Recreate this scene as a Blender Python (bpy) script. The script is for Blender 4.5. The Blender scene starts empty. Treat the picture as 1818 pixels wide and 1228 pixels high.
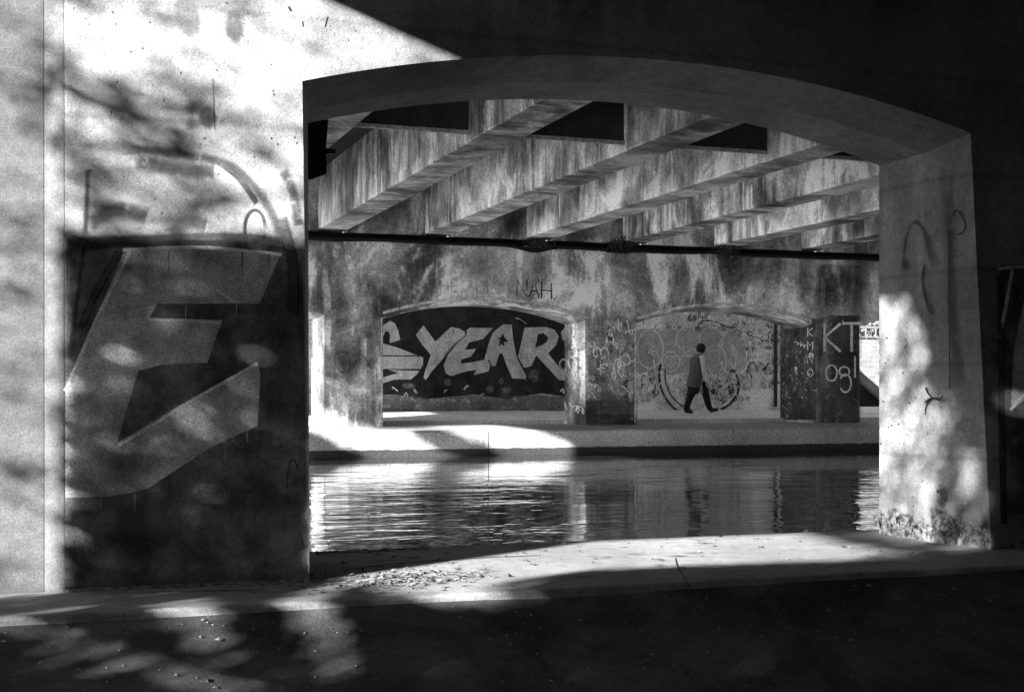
import bpy, bmesh, math, random
import numpy as np
from mathutils import Vector, noise as mnoise

# ------------------------------------------------------------------ camera, sky, sun
C = bpy.context.scene.collection
SC = bpy.context.scene
TH = math.radians(19.5)
CT, ST = math.cos(TH), math.sin(TH)
FP = 2400.0            # focal length in photo pixels
ZC = 1.22              # camera height above the water
cam_d = bpy.data.cameras.new("camera")
cam = bpy.data.objects.new("camera", cam_d); C.objects.link(cam)
cam.location = (0, 0, ZC)
cam.rotation_euler = (math.radians(90), 0, -TH)
cam_d.sensor_width = 36; cam_d.lens = FP / 1818 * 36
cam_d.shift_y = (700 - 614) / 1818
cam_d.clip_start = 0.05; cam_d.clip_end = 2000
SC.camera = cam

LV = 0.60
LZ = 0.36
LDIR = Vector((1.0, LV, -LZ)).normalized()     # direction the light travels
elev = math.asin(-LDIR.z)
world = bpy.data.worlds.new("World"); SC.world = world; world.use_nodes = True
wn = world.node_tree; wn.nodes.clear()
sky = wn.nodes.new("ShaderNodeTexSky"); sky.sky_type = 'NISHITA'; sky.sun_disc = False
sky.sun_elevation = elev
sky.sun_rotation = math.atan2(-LDIR.x, -LDIR.y)
bw = wn.nodes.new("ShaderNodeRGBToBW")              # black-and-white film: the daylight is kept neutral
bg = wn.nodes.new("ShaderNodeBackground"); bg.inputs[1].default_value = 0.05
wo = wn.nodes.new("ShaderNodeOutputWorld")
wn.links.new(sky.outputs[0], bw.inputs[0]); wn.links.new(bw.outputs[0], bg.inputs[0]); wn.links.new(bg.outputs[0], wo.inputs[0])
sun_d = bpy.data.lights.new("sun", 'SUN'); sun_d.energy = 5.0; sun_d.angle = math.radians(0.55)
sun = bpy.data.objects.new("sun", sun_d); C.objects.link(sun)
sun.rotation_euler = LDIR.to_track_quat('-Z', 'Y').to_euler(); sun.location = (-20, -7, 12)

SC.view_settings.view_transform = 'Standard'; SC.view_settings.look = 'None'
SC.view_settings.exposure = 2.85; SC.view_settings.gamma = 1
SC.cycles.caustics_reflective = True; SC.cycles.caustics_refractive = False
SC.cycles.blur_glossy = 0.3
SC.cycles.max_bounces = 6; SC.cycles.diffuse_bounces = 2; SC.cycles.glossy_bounces = 3
SC.cycles.transparent_max_bounces = 24
SC.cycles.sample_clamp_indirect = 0
SC.cycles.use_denoising = True

R = random.Random(7)

# ------------------------------------------------------------------ helpers
def link(o, parent=None):
    C.objects.link(o)
    if parent is not None: o.parent = parent
    return o

def tag(o, label=None, cat=None, group=None, kind=None):
    if label: o['label'] = label
    if cat: o['category'] = cat
    if group: o['group'] = group
    if kind: o['kind'] = kind
    return o

def thing(name, label, cat, loc=(0, 0, 0), group=None):
    o = bpy.data.objects.new(name, None); C.objects.link(o); o.location = loc
    return tag(o, label, cat, group)

class MB:
    """collects world-space faces, links them as one mesh object"""
    def __init__(s): s.v = []; s.f = []; s.uv = {}; s.sm = False
    def add(s, pts):
        i = len(s.v); s.v += [tuple(p) for p in pts]; s.f.append(tuple(range(i, i + len(pts)))); return len(s.f) - 1
    def box(s, a, b):
        x0, y0, z0 = a; x1, y1, z1 = b
        P = [(x0,y0,z0),(x1,y0,z0),(x1,y1,z0),(x0,y1,z0),(x0,y0,z1),(x1,y0,z1),(x1,y1,z1),(x0,y1,z1)]
        i = len(s.v); s.v += P
        for f in ((0,3,2,1),(4,5,6,7),(0,1,5,4),(1,2,6,5),(2,3,7,6),(3,0,4,7)): s.f.append(tuple(i + k for k in f))
    def tube(s, pts, r, n=8, cap=True):
        pts = [Vector(p) for p in pts]; rs = r if isinstance(r, (list, tuple)) else [r] * len(pts)
        base = len(s.v); up = Vector((0, 0, 1))
        for k, p in enumerate(pts):
            d = (pts[min(k+1, len(pts)-1)] - pts[max(k-1, 0)]).normalized()
            a = d.cross(up)
            if a.length < 1e-3: a = d.cross(Vector((1, 0, 0)))
            a.normalize(); b = d.cross(a)
            for j in range(n):
                an = 2 * math.pi * j / n
                s.v.append(tuple(p + (a * math.cos(an) + b * math.sin(an)) * rs[k]))
        for k in range(len(pts) - 1):
            for j in range(n):
                s.f.append((base + k*n + j, base + k*n + (j+1) % n, base + (k+1)*n + (j+1) % n, base + (k+1)*n + j))
        if cap:
            s.f.append(tuple(base + j for j in range(n))[::-1]); s.f.append(tuple(base + (len(pts)-1)*n + j for j in range(n)))
    def build(s, name, mat, parent=None, origin=None, smooth=False, weld=False, fixn=False, bevel=0):
        me = bpy.data.meshes.new(name)
        if origin is None: origin = Vector(parent.matrix_basis.translation) if parent is not None else Vector((0, 0, 0))
        pw = Vector((0, 0, 0))
        p = parent
        while p is not None: pw += p.location; p = p.parent
        og = pw if parent is not None else Vector(origin)
        me.from_pydata([tuple(Vector(v) - og) for v in s.v], [], s.f)
        if s.uv:
            ul = me.uv_layers.new(name="UVMap")
            for pi, poly in enumerate(me.polygons):
                if pi in s.uv:
                    for li, uv in zip(poly.loop_indices, s.uv[pi]): ul.data[li].uv = uv
        if weld or fixn:
            bm = bmesh.new(); bm.from_mesh(me)
            if weld: bmesh.ops.remove_doubles(bm, verts=bm.verts, dist=1e-4)
            if fixn: bmesh.ops.recalc_face_normals(bm, faces=bm.faces)
            bm.to_mesh(me); bm.free()
        if smooth:
            for q in me.polygons: q.use_smooth = True
        me.materials.append(mat)
        o = bpy.data.objects.new(name, me); link(o, parent)
        if parent is None: o.location = og
        if bevel:
            b = o.modifiers.new('bevel', 'BEVEL'); b.width = bevel; b.segments = 2; b.limit_method = 'ANGLE'; b.angle_limit = math.radians(40)
        return o

def on_wall(px, py, v0, batter=None):
    """point of a wall plane (y = v0, or y = v0 + k (z - z0)) that the photo shows at a pixel"""
    t = (px - 909) / FP; s = (700 - py) / FP
    v = v0
    for _ in range(4 if batter else 1):
        d = v / (CT - ST * t); z = ZC + s * d
        if batter: v = v0 + batter[0] * (z - batter[1])
    return Vector((d * (CT * t + ST), v, z))

# ------------------------------------------------------------------ materials
def mat_new(name):
    m = bpy.data.materials.new(name); m.use_nodes = True
    nt = m.node_tree; nt.nodes.clear()
    return m, nt, nt.nodes, nt.links

class G:
    def __init__(s, nt): s.nt = nt; s.N = nt.nodes; s.L = nt.links
    def n(s, t, **k):
        o = s.N.new(t)
        for a, b in k.items(): setattr(o, a, b)
        return o
    def setin(s, sock, v):
        if hasattr(v, 'is_output') or isinstance(v, bpy.types.NodeSocket): s.L.new(v, sock)
        else: sock.default_value = v
    def math(s, op, a, b=0.0, clamp=False):
        o = s.n('ShaderNodeMath', operation=op); o.use_clamp = clamp
        s.setin(o.inputs[0], a); s.setin(o.inputs[1], b); return o.outputs[0]
    def pos(s, scale=(1, 1, 1), off=(0, 0, 0)):
        g = s.n('ShaderNodeNewGeometry'); m = s.n('ShaderNodeMapping'); m.inputs['Scale'].default_value = scale
        m.inputs['Location'].default_value = off
        s.L.new(g.outputs['Position'], m.inputs['Vector']); return m.outputs[0]
    def noise(s, vec, scale, detail=5, rough=0.55, dist=0.0):
        o = s.n('ShaderNodeTexNoise'); s.L.new(vec, o.inputs['Vector'])
        o.inputs['Scale'].default_value = scale; o.inputs['Detail'].default_value = detail
        o.inputs['Roughness'].default_value = rough; o.inputs['Distortion'].default_value = dist
        return o.outputs['Fac']
    def ramp(s, fac, lo, hi, a=0.0, b=1.0):
        o = s.n('ShaderNodeMapRange'); o.interpolation_type = 'SMOOTHSTEP'
        s.setin(o.inputs['Value'], fac); o.inputs['From Min'].default_value = lo; o.inputs['From Max'].default_value = hi
        s.setin(o.inputs['To Min'], a); s.setin(o.inputs['To Max'], b); return o.outputs[0]
    def mix(s, f, a, b):
        o = s.n('ShaderNodeMix', data_type='FLOAT'); s.setin(o.inputs[0], f); s.setin(o.inputs[2], a); s.setin(o.inputs[3], b); return o.outputs[0]

def finish(g, col, rough=0.9, bump=None, bstr=0.3, bdist=0.02, alpha=None, spec=0.3, metal=0.0):
    p = g.n('ShaderNodeBsdfPrincipled')
    if isinstance(col, float): p.inputs['Base Color'].default_value = (col, col, col, 1)
    else: g.L.new(col, p.inputs['Base Color'])
    g.setin(p.inputs['Roughness'], rough)
    p.inputs['Specular IOR Level'].default_value = spec; p.inputs['Metallic'].default_value = metal
    if bump is not None:
        b = g.n('ShaderNodeBump'); b.inputs['Strength'].default_value = bstr; b.inputs['Distance'].default_value = bdist
        g.L.new(bump, b.inputs['Height']); g.L.new(b.outputs[0], p.inputs['Normal'])
    out = g.n('ShaderNodeOutputMaterial')
    if alpha is not None:
        tr = g.n('ShaderNodeBsdfTransparent'); mx = g.n('ShaderNodeMixShader')
        g.setin(mx.inputs[0], alpha); g.L.new(tr.outputs[0], mx.inputs[1]); g.L.new(p.outputs[0], mx.inputs[2]); g.L.new(mx.outputs[0], out.inputs[0])
    else: g.L.new(p.outputs[0], out.inputs[0])

def concrete(name, base=0.3, blot=0.5, blot_scale=0.9, streak=0.4, streak_scale=2.5, streak_axis='z', pale=0.0, pits=0.5,
             spall=None, board=0.0, seed=0, bstr=0.5, dirt=None, gs=110, ga=0.3, water_light=0.0):
    """weathered concrete: big stains, water streaks, pale efflorescence, blotches painted as water light, air holes, optional spalled foot"""
    m, nt, N, L = mat_new(name); g = G(nt)
    P = g.pos(off=(seed * 3.1, seed * 1.7, seed * 2.3))
    big = g.noise(P, blot_scale, 6, 0.6, 0.4)
    col = g.math('MULTIPLY', g.ramp(big, 0.32, 0.68, 1 - blot, 1 + blot * 0.6), base)
    sc = (1, 1, 0.07) if streak_axis == 'z' else (0.12, 1, 0.07) if streak_axis == 'xz' else (1, 0.05, 1) if streak_axis == 'y' else (0.06, 1, 1)
    if streak:
        P2 = g.pos(scale=sc, off=(seed, seed * 2, 0))
        st = g.noise(P2, streak_scale, 6, 0.62)
        gate = g.ramp(g.noise(P, 0.6, 3), 0.38, 0.6)
        k = g.ramp(st, 0.38, 0.62, 1 - streak, 1.0)
        col = g.math('MULTIPLY', col, g.mix(gate, 1.0, k))
        if pale:  # mineral runs, also raised to mimic reflected light
            P3 = g.pos(scale=sc, off=(seed + 9, seed * 2 + 5, 0))
            p3 = g.ramp(g.noise(P3, streak_scale * 1.6, 5, 0.6), 0.54, 0.66)
            gate2 = g.ramp(g.noise(P, 0.85, 4), 0.5, 0.62)
            col = g.math('ADD', col, g.math('MULTIPLY', g.math('MULTIPLY', p3, gate2), pale))
    if water_light:  # pale blotches imitate sun reflected off the water
        lm = g.noise(g.pos(scale=(1, 1, 0.55), off=(seed + 21, 3, seed)), 0.95, 7, 0.66, 0.8)
        col = g.math('ADD', g.math('MULTIPLY', col, g.ramp(lm, 0.36, 0.56, 0.55, 1.0)), g.ramp(lm, 0.52, 0.66, 0.0, water_light))
    fine = g.noise(P, 14, 6, 0.7)
    grit = g.noise(P, gs, 3, 0.8)
    col = g.math('MULTIPLY', col, g.ramp(fine, 0.3, 0.7, 0.80, 1.14))
    col = g.math('MULTIPLY', col, g.ramp(grit, 0.32, 0.68, 1 - ga, 1 + ga))
    vo = g.n('ShaderNodeTexVoronoi'); L.new(P, vo.inputs['Vector']); vo.inputs['Scale'].default_value = 16
    pit = g.ramp(vo.outputs['Distance'], 0.06, 0.13)
    rare = g.ramp(g.noise(P, 5, 2), 0.5, 0.56)
    pitm = g.math('MAXIMUM', pit, g.math('SUBTRACT', 1.0, rare))
    if pits: col = g.math('MULTIPLY', col, g.mix(pitm, 1 - pits, 1.0))
    h = g.math('ADD', g.math('MULTIPLY', fine, 0.5), g.math('MULTIPLY', pitm, 0.25))
    h = g.math('ADD', h, g.math('MULTIPLY', grit, 0.12))
    if board:
        sp = g.n('ShaderNodeSeparateXYZ'); L.new(P, sp.inputs[0])
        w = g.math('FRACT', g.math('MULTIPLY', sp.outputs[2], 1 / board))
        line = g.math('MULTIPLY', g.ramp(w, 0.0, 0.05), g.math('SUBTRACT', 1.0, g.ramp(w, 0.95, 1.0)))
        col = g.math('MULTIPLY', col, g.mix(line, 0.78, 1.0)); h = g.math('ADD', h, g.math('MULTIPLY', line, 0.15))
    if spall:
        z0, z1 = spall
        sp = g.n('ShaderNodeSeparateXYZ'); gg = g.n('ShaderNodeNewGeometry'); L.new(gg.outputs['Position'], sp.inputs[0])
        edge = g.math('ADD', sp.outputs[2], g.math('MULTIPLY', g.noise(P, 3.5, 7, 0.7), -0.55))
        f = g.math('SUBTRACT', 1.0, g.ramp(edge, z0 - 0.03, z0 + 0.01))
        rub = g.noise(P, 22, 7, 0.75)
        col = g.mix(f, col, g.ramp(rub, 0.35, 0.65, 0.03, 0.38))
        h = g.math('SUBTRACT', h, g.math('MULTIPLY', f, g.math('ADD', 0.4, g.math('MULTIPLY', rub, 1.6))))
    if dirt:   # dark tide line just above the water
        z0, z1, amt = dirt
        sp = g.n('ShaderNodeSeparateXYZ'); gg = g.n('ShaderNodeNewGeometry'); L.new(gg.outputs['Position'], sp.inputs[0])
        e = g.math('ADD', sp.outputs[2], g.math('MULTIPLY', g.noise(P, 4, 5), -0.06))
        col = g.math('MULTIPLY', col, g.ramp(e, z0, z1, amt, 1.0))
    col = g.math('MINIMUM', col, 0.85)
    finish(g, col, 0.92, h, bstr, 0.02)
    return m

def paint(name, val, wear=0.0, var=0.25, soft=None, scale=9, amount=1.0, seed=0, fade=False, gs=100):
    """spray paint; soft: the paint thins towards the edge of the stroke (UV across the stroke)"""
    m, nt, N, L = mat_new(name); g = G(nt)
    P = g.pos(off=(seed, 0, 0))
    a = g.noise(P, scale, 6, 0.65)
    col = g.math('MULTIPLY', g.ramp(a, 0.3, 0.7, 1 - var, 1 + var), val)
    bigv = g.noise(P, 1.3, 5, 0.6, 0.5); vs = g.noise(g.pos(scale=(1, 1, 0.1), off=(seed + 3, 0, 0)), 5, 5, 0.6)
    col = g.math('MULTIPLY', col, g.ramp(bigv, 0.3, 0.7, 1 - var * 0.8, 1 + var * 0.8))
    col = g.math('MULTIPLY', col, g.ramp(vs, 0.3, 0.7, 1 - var * 0.5, 1 + var * 0.5))
    grit = g.noise(P, gs, 3, 0.8)
    col = g.math('MULTIPLY', col, g.ramp(grit, 0.32, 0.68, 0.62, 1.38))
    alpha = None
    if wear: alpha = g.ramp(g.noise(P, scale * 2.3, 7, 0.7), 0.25 + wear * 0.2, 0.42 + wear * 0.25, 0.0, amount)
    if soft:
        uv = g.n('ShaderNodeUVMap'); sp = g.n('ShaderNodeSeparateXYZ'); L.new(uv.outputs[0], sp.inputs[0])
        e = g.math('SUBTRACT', 1.0, g.math('ABSOLUTE', sp.outputs[1]))
        e = g.math('ADD', e, g.math('MULTIPLY', g.math('SUBTRACT', g.noise(P, 30, 4, 0.7), 0.5), 0.35))
        if fade:
            en = g.math('MINIMUM', sp.outputs[0], g.math('SUBTRACT', 1.0, sp.outputs[0])); e = g.math('MINIMUM', e, g.math('MULTIPLY', en, 5.0))
        e = g.ramp(e, 0.02, soft, 0.0, amount)
        alpha = g.math('MULTIPLY', alpha, e) if alpha is not None else e
    if alpha is None and amount < 1: alpha = amount
    finish(g, col, 0.75, alpha=alpha, spec=0.25)
    return m

def plain(name, v, rough=0.7, var=0.25, scale=20, bstr=0.2, metal=0.0, spec=0.3):
    m, nt, N, L = mat_new(name); g = G(nt)
    a = g.noise(g.pos(), scale, 5, 0.6)
    finish(g, g.math('MULTIPLY', g.ramp(a, 0.3, 0.7, 1 - var, 1 + var), v), rough, a, bstr, 0.01, metal=metal, spec=spec)
    return m

M = {}
M['pier_near'] = concrete('weathered_pier_concrete', 0.26, 0.3, 0.8, 0.35, 3, pits=0.6, board=0.62, spall=(0.0, 0.5), seed=1, bstr=0.55)
M['pier_far'] = concrete('stained_pier_concrete', 0.50, 0.85, 0.62, 0.65, 2.2, pale=0.6, water_light=0.75, pits=0.4, seed=4, bstr=0.4, gs=26, ga=0.38)  # real stains plus painted patches of reflected sun
M['girder'] = concrete('streaked_girder_concrete', 0.66, 0.75, 0.8, 0.7, 4.5, streak_axis='xz', pale=0.7, water_light=0.5, pits=0.15, seed=7, bstr=0.2, gs=26, ga=0.38)
M['slab'] = concrete('dark_slab_concrete', 0.05, 0.3, 0.8, 0.2, pits=0.2, seed=8)  # dark base colour, lowered to cut bounced light under the deck
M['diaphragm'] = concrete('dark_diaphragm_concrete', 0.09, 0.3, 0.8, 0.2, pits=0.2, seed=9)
M['quay'] = concrete('quay_concrete', 0.23, 0.2, 1.2, 0.0, pits=0.4, seed=11, bstr=0.5)
M['quay_far'] = concrete('quay_wall_concrete', 0.28, 0.22, 0.9, 0.15, pits=0.3, seed=12, dirt=(0.1, 0.13, 0.1), gs=26, ga=0.38)
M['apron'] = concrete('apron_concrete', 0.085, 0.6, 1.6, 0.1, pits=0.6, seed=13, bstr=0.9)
M['walk'] = concrete('walkway_concrete', 0.62, 0.2, 1.0, 0.0, pits=0.2, seed=14, gs=26, ga=0.38)
M['infill'] = concrete('plain_infill_concrete', 0.09, 0.1, 0.8, 0.08, pits=0.1, seed=15, bstr=0.2)
M['backwall'] = concrete('retaining_wall_concrete', 0.75, 0.5, 1.3, 0.3, pits=0.3, seed=16, gs=26, ga=0.38)
M['earth'] = plain('dry_earth', 0.06, 0.95, 0.4, 6, 0.6)
M['black'] = plain('black_steel', 0.01, 0.5, 0.3, 30)
M['tar'] = plain('tar_joint', 0.008, 0.9, 0.4, 30)
M['leaf'] = plain('tree_leaf', 0.05, 0.6, 0.3, 8)
M['bark'] = plain('tree_bark', 0.06, 0.9, 0.4, 12)
M['weed'] = plain('dark_weed', 0.025, 0.8, 0.4, 30)
M['litter'] = plain('dry_leaf', 0.10, 0.8, 0.9, 60)
M['gravel'] = plain('loose_grit', 0.2, 0.9, 0.7, 40)
M['pipe'] = plain('drain_pipe', 0.03, 0.6, 0.3, 20)
M['block'] = concrete('pale_block', 0.15, 0.25, 2.0, 0.2, pits=0.2, seed=18)
M['hedge'] = plain('hedge_leaf', 0.10, 0.8, 0.6, 14)

# water: thin ripples, longer across the view than along it
m, nt, N, L = mat_new('river_water'); g = G(nt)
w1 = g.noise(g.pos(scale=(0.8, 1.5, 1)), 1.5, 2, 0.45, 0.6)
w2 = g.noise(g.pos(scale=(0.7, 1.6, 1), off=(4, 2, 0)), 4.5, 2, 0.5, 0.4)
calm = g.ramp(g.noise(g.pos(scale=(0.25, 0.5, 1)), 1.0, 2), 0.35, 0.65, 0.35, 1.0)
sp = g.n('ShaderNodeSeparateXYZ'); L.new(g.pos(), sp.inputs[0])
calm = g.math('MULTIPLY', calm, g.ramp(sp.outputs[1], 15.0, 24.5, 1.0, 0.18))
h = g.math('MULTIPLY', g.math('ADD', w1, g.math('MULTIPLY', w2, 0.3)), calm)
p = g.n('ShaderNodeBsdfPrincipled'); p.inputs['Base Color'].default_value = (0.022, 0.022, 0.022, 1)
p.inputs['Roughness'].default_value = 0.03; p.inputs['IOR'].default_value = 1.9
b = g.n('ShaderNodeBump'); b.inputs['Strength'].default_value = 1.0; b.inputs['Distance'].default_value = 0.02
L.new(h, b.inputs['Height']); L.new(b.outputs[0], p.inputs['Normal'])
o = g.n('ShaderNodeOutputMaterial'); L.new(p.outputs[0], o.inputs[0])
M['water'] = m

# ------------------------------------------------------------------ the setting
Z_NEAR = 0.227           # ledge the near pier stands on
Z_GD = 4.57              # girder underside
Z_JOINT = 4.39           # pier top
Z_SLAB = 5.75
V_N0, V_NB = 7.14, 8.27  # near pier front (foot) and back
BAT = (0.075, Z_NEAR)
V_FAR, V_FARB = 27.1, 28.2
Z_FAR = 0.56
PER, OPW = 5.72, 4.40
U_OPEN = 1.385

def struct(mb, name, mat, **k):
    o = mb.build(name, mat, **k); o['kind'] = 'structure'; return o

mb = MB(); mb.add([(-70, 8.3, 0), (70, 8.3, 0), (70, 25.9, 0), (-70, 25.9, 0)]); struct(mb, 'water', M['water'])

# near ledge with its joint, sloped apron in front of it, ground under the camera
mb = MB()
for (a, b_) in ((-40, 40),):
    mb.box((a, 6.45, -1.0), (b_, 8.5, Z_NEAR))
struct(mb, 'quay', M['quay'], bevel=0.015)
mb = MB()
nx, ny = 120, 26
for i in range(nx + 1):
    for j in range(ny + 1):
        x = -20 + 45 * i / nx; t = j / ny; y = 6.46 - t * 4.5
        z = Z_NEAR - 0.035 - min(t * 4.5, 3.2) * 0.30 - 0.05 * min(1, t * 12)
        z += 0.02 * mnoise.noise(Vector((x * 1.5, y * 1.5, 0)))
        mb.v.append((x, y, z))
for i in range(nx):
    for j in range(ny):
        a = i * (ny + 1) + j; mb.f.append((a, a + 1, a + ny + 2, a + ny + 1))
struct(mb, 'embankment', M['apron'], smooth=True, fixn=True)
mb = MB(); mb.add([(-300, -300, -0.85), (300, -300, -0.85), (300, 6.5, -0.85), (-300, 6.5, -0.85)]); struct(mb, 'ground', M['earth'])

# far quay: gently sloped top, wall down to the water, with two joints
mb = MB()
cuts = [-40, on_wall(867.5, 780, 25.6).x, on_wall(1301, 780, 25.6).x, 40]
for a, b_ in zip(cuts[:-1], cuts[1:]):
    a += 0.012; b_ -= 0.012
    P = [(a, 25.6, -1), (b_, 25.6, -1), (b_, 25.6, 0.47), (a, 25.6, 0.47)]
    mb.add(P); mb.add([(a, 25.6, 0.47), (b_, 25.6, 0.47), (b_, 25.64, 0.50), (a, 25.64, 0.50)])
    mb.add([(a, 25.64, 0.50), (b_, 25.64, 0.50), (b_, 27.1, Z_FAR), (a, 27.1, Z_FAR)])
    mb.add([(a, 27.1, Z_FAR), (b_, 27.1, Z_FAR), (b_, 28.4, Z_FAR), (a, 28.4, Z_FAR)])
    for s, x in ((1, a), (-1, b_)): mb.add([(x, 25.6, -1), (x, 25.6, 0.47), (x, 25.64, 0.50), (x, 27.1, Z_FAR), (x, 27.1, -1)][::s])
struct(mb, 'quay', M['quay_far'])
mb = MB()
for a, b_ in ((-40, on_wall(1241, 750, 28.35).x - 0.01), (on_wall(1241, 750, 28.35).x + 0.01, 40)):
    mb.add([(a, 28.35, 0.4), (b_, 28.35, 0.4), (b_, 28.35, 0.655), (a, 28.35, 0.655)])
    mb.add([(a, 28.35, 0.655), (b_, 28.35, 0.655), (b_, 31.3, 0.825), (a, 31.3, 0.825)])
    for s, x in ((1, a), (-1, b_)): mb.add([(x, 28.35, 0.4), (x, 28.35, 0.655), (x, 31.3, 0.825), (x, 31.3, 0.4)][::s])
mb.add([(18.5, 31.3, 0.825), (60, 31.3, 0.825), (60, 60, 0.9), (18.5, 60, 0.9)])
struct(mb, 'walkway', M['walk'])
mb = MB(); mb.add([(-300, 31.35, 0.3), (300, 31.35, 0.3), (300, 400, 0.8), (-300, 400, 0.8)]); struct(mb, 'ground', M['earth'])

# ------------------------------------------------------------------ arched pier walls
def arch_z(u, u0, u1, zs, rise):
    c = (u0 + u1) / 2; h = (u1 - u0) / 2
    Rr = (h * h + rise * rise) / (2 * rise)
    return zs + rise - Rr + math.sqrt(max(0, Rr * Rr - (u - c) ** 2))

def pier_wall(name, openings, umin, umax, vf, vb, zb, zs, rise, ztop, mat, parent, s=0.10, ds=0.36, n=40):
    """one wall pierced by segmental arches with splayed edges on both faces; vf, vb: front / back plane as functions of z"""
    mb = MB()
    def outline(u0, u1, inset):
        a, b = u0 + inset, u1 - inset
        pts = [(a, zb)] + [(a + (b - a) * k / n, arch_z(a + (b - a) * k / n, a, b, zs - inset * 0.8, rise)) for k in range(n + 1)] + [(b, zb)]
        return pts
    for (plane, sgn, inn) in ((vf, 1, 1), (vb, -1, -1)):
        edges = [umin]
        for (u0, u1) in openings: edges += [u0, u1]
        edges.append(umax)
        def q(pts): mb.add(pts if sgn > 0 else pts[::-1])
        for k in range(0, len(edges), 2):
            a, b = edges[k], edges[k + 1]
            for z0, z1 in ((zb, zs), (zs, ztop)):
                q([(a, plane(z0), z0), (b, plane(z0), z0), (b, plane(z1), z1), (a, plane(z1), z1)])
        for (u0, u1) in openings:
            o = outline(u0, u1, 0)[1:-1]
            for (p, r) in zip(o[:-1], o[1:]):
                q([(p[0], plane(p[1]), p[1]), (r[0], plane(r[1]), r[1]), (r[0], plane(ztop), ztop), (p[0], plane(ztop), ztop)])
    for (u0, u1) in openings:
        A = outline(u0, u1, 0); B = outline(u0, u1, s)
        vin = vf(zs) + ds; vout = vb(zs) - 0.06
        loops = [[(p[0], vf(p[1]), p[1]) for p in A], [(p[0], vin, p[1]) for p in B], [(p[0], vout, p[1]) for p in B], [(p[0] , vb(p[1]), p[1]) for p in outline(u0, u1, 0.04)]]
        for X, Y in zip(loops[:-1], loops[1:]):
            for k in range(len(X) - 1): mb.add([X[k], Y[k], Y[k + 1], X[k + 1]])
    mb.add([(umin, vf(ztop), ztop), (umax, vf(ztop), ztop), (umax, vb(ztop), ztop), (umin, vb(ztop), ztop)])
    for u, sg in ((umin, 1), (umax, -1)):
        mb.add([(u, vf(zb), zb), (u, vf(ztop), ztop), (u, vb(ztop), ztop), (u, vb(zb), zb)][::sg])
    return mb.build(name, mat, parent)

near_op = [(U_OPEN + PER * k, U_OPEN + PER * k + OPW) for k in (-2, -1, 0, 1, 2)]
near_op[1] = (near_op[1][0], 0.150)
near = thing('arched_pier', 'close concrete pier wall with a wide low arch and big painted letter on its left', 'pier', (3.6, V_N0, Z_NEAR))
vfn = lambda z: V_N0 + BAT[0] * (z - BAT[1])
pier_wall('arched_wall', near_op[2:], 0.148, near_op[-1][1] + 1.3, vfn, lambda z: V_NB, Z_NEAR, 2.93, 0.30, Z_JOINT, M['pier_near'], near)
pier_wall('arched_wall', near_op[:1], near_op[0][0] - 1.3, near_op[1][0], vfn, lambda z: V_NB, Z_NEAR, 2.93, 0.30, Z_JOINT, M['pier_near'], near)
def batter_strip(name, ua, da, ub, db, mat, back=None):
    mb = MB(); z0, z1 = Z_NEAR, 4.36; b2 = V_NB - .05
    A = [(ua, vfn(z0) + da, z0), (ub, vfn(z0) + db, z0), (ub, vfn(z1) + db, z1), (ua, vfn(z1) + da, z1)]
    B = [(ua, b2, z0), (ub, b2, z0), (ub, b2, z1), (ua, b2, z1)]
    mb.add(A); mb.add(B[::-1])
    for k in range(4): mb.add([A[k], B[k], B[(k+1) % 4], A[(k+1) % 4]])
    return mb.build(name, mat, near, fixn=True)
batter_strip('infill_panel', near_op[1][0] + .003, 0.05, 0.050, 0.05, M['infill'])
batter_strip('edge_strip', 0.053, 0.052, 0.148, -0.002, M['infill'])

fu = on_wall(680, 600, V_FAR).x
far_op = [(fu + PER * k, fu + PER * k + 4.50) for k in (-3, -2, -1, 0, 1, 2)]
far = thing('arched_pier', 'distant concrete pier wall of two low arches across the river, stained and tagged', 'pier', (12, V_FAR, Z_FAR))
pier_wall('arched_wall', far_op, far_op[0][0] - 1.2, far_op[-1][1] + 1.2, lambda z: V_FAR, lambda z: V_FARB, Z_FAR, 2.83, 0.36, Z_JOINT, M['pier_far'], far, s=0.06, ds=0.3)

# ------------------------------------------------------------------ bridge deck
deck = thing('bridge_deck', 'concrete bridge deck on heavy girders spanning the river overhead', 'bridge', (8, 17, Z_GD))
U_L, U_R = -3.4, 24.0
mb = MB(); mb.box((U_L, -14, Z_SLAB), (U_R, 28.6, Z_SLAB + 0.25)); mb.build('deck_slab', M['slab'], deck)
mb = MB(); mb.box((U_L - 0.25, -14, 5.25), (U_L - 0.003, 28.6, Z_SLAB + 1.1)); mb.build('fascia', M['girder'], deck)
mb = MB(); mb.box((U_R + 0.003, -14, 4.7), (U_R + 0.25, 28.6, Z_SLAB + 1.1)); mb.build('fascia', M['girder'], deck)
gu = [5.45 + 2.25 * k for k in range(-3, 8)]
for u in gu:
    mb = MB(); nseg = 12
    for a, b_ in ((-13.9, V_N0 + 0.5), (V_N0 + 0.56, V_FAR + 0.55)):
        mb.box((u, a, Z_GD), (u + 0.6, b_, Z_SLAB - 0.003))
    mb.build('girder', M['girder'], deck, bevel=0.02)
edges_g = [U_L] + [x for u in gu for x in (u, u + 0.6)] + [U_R]
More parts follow.
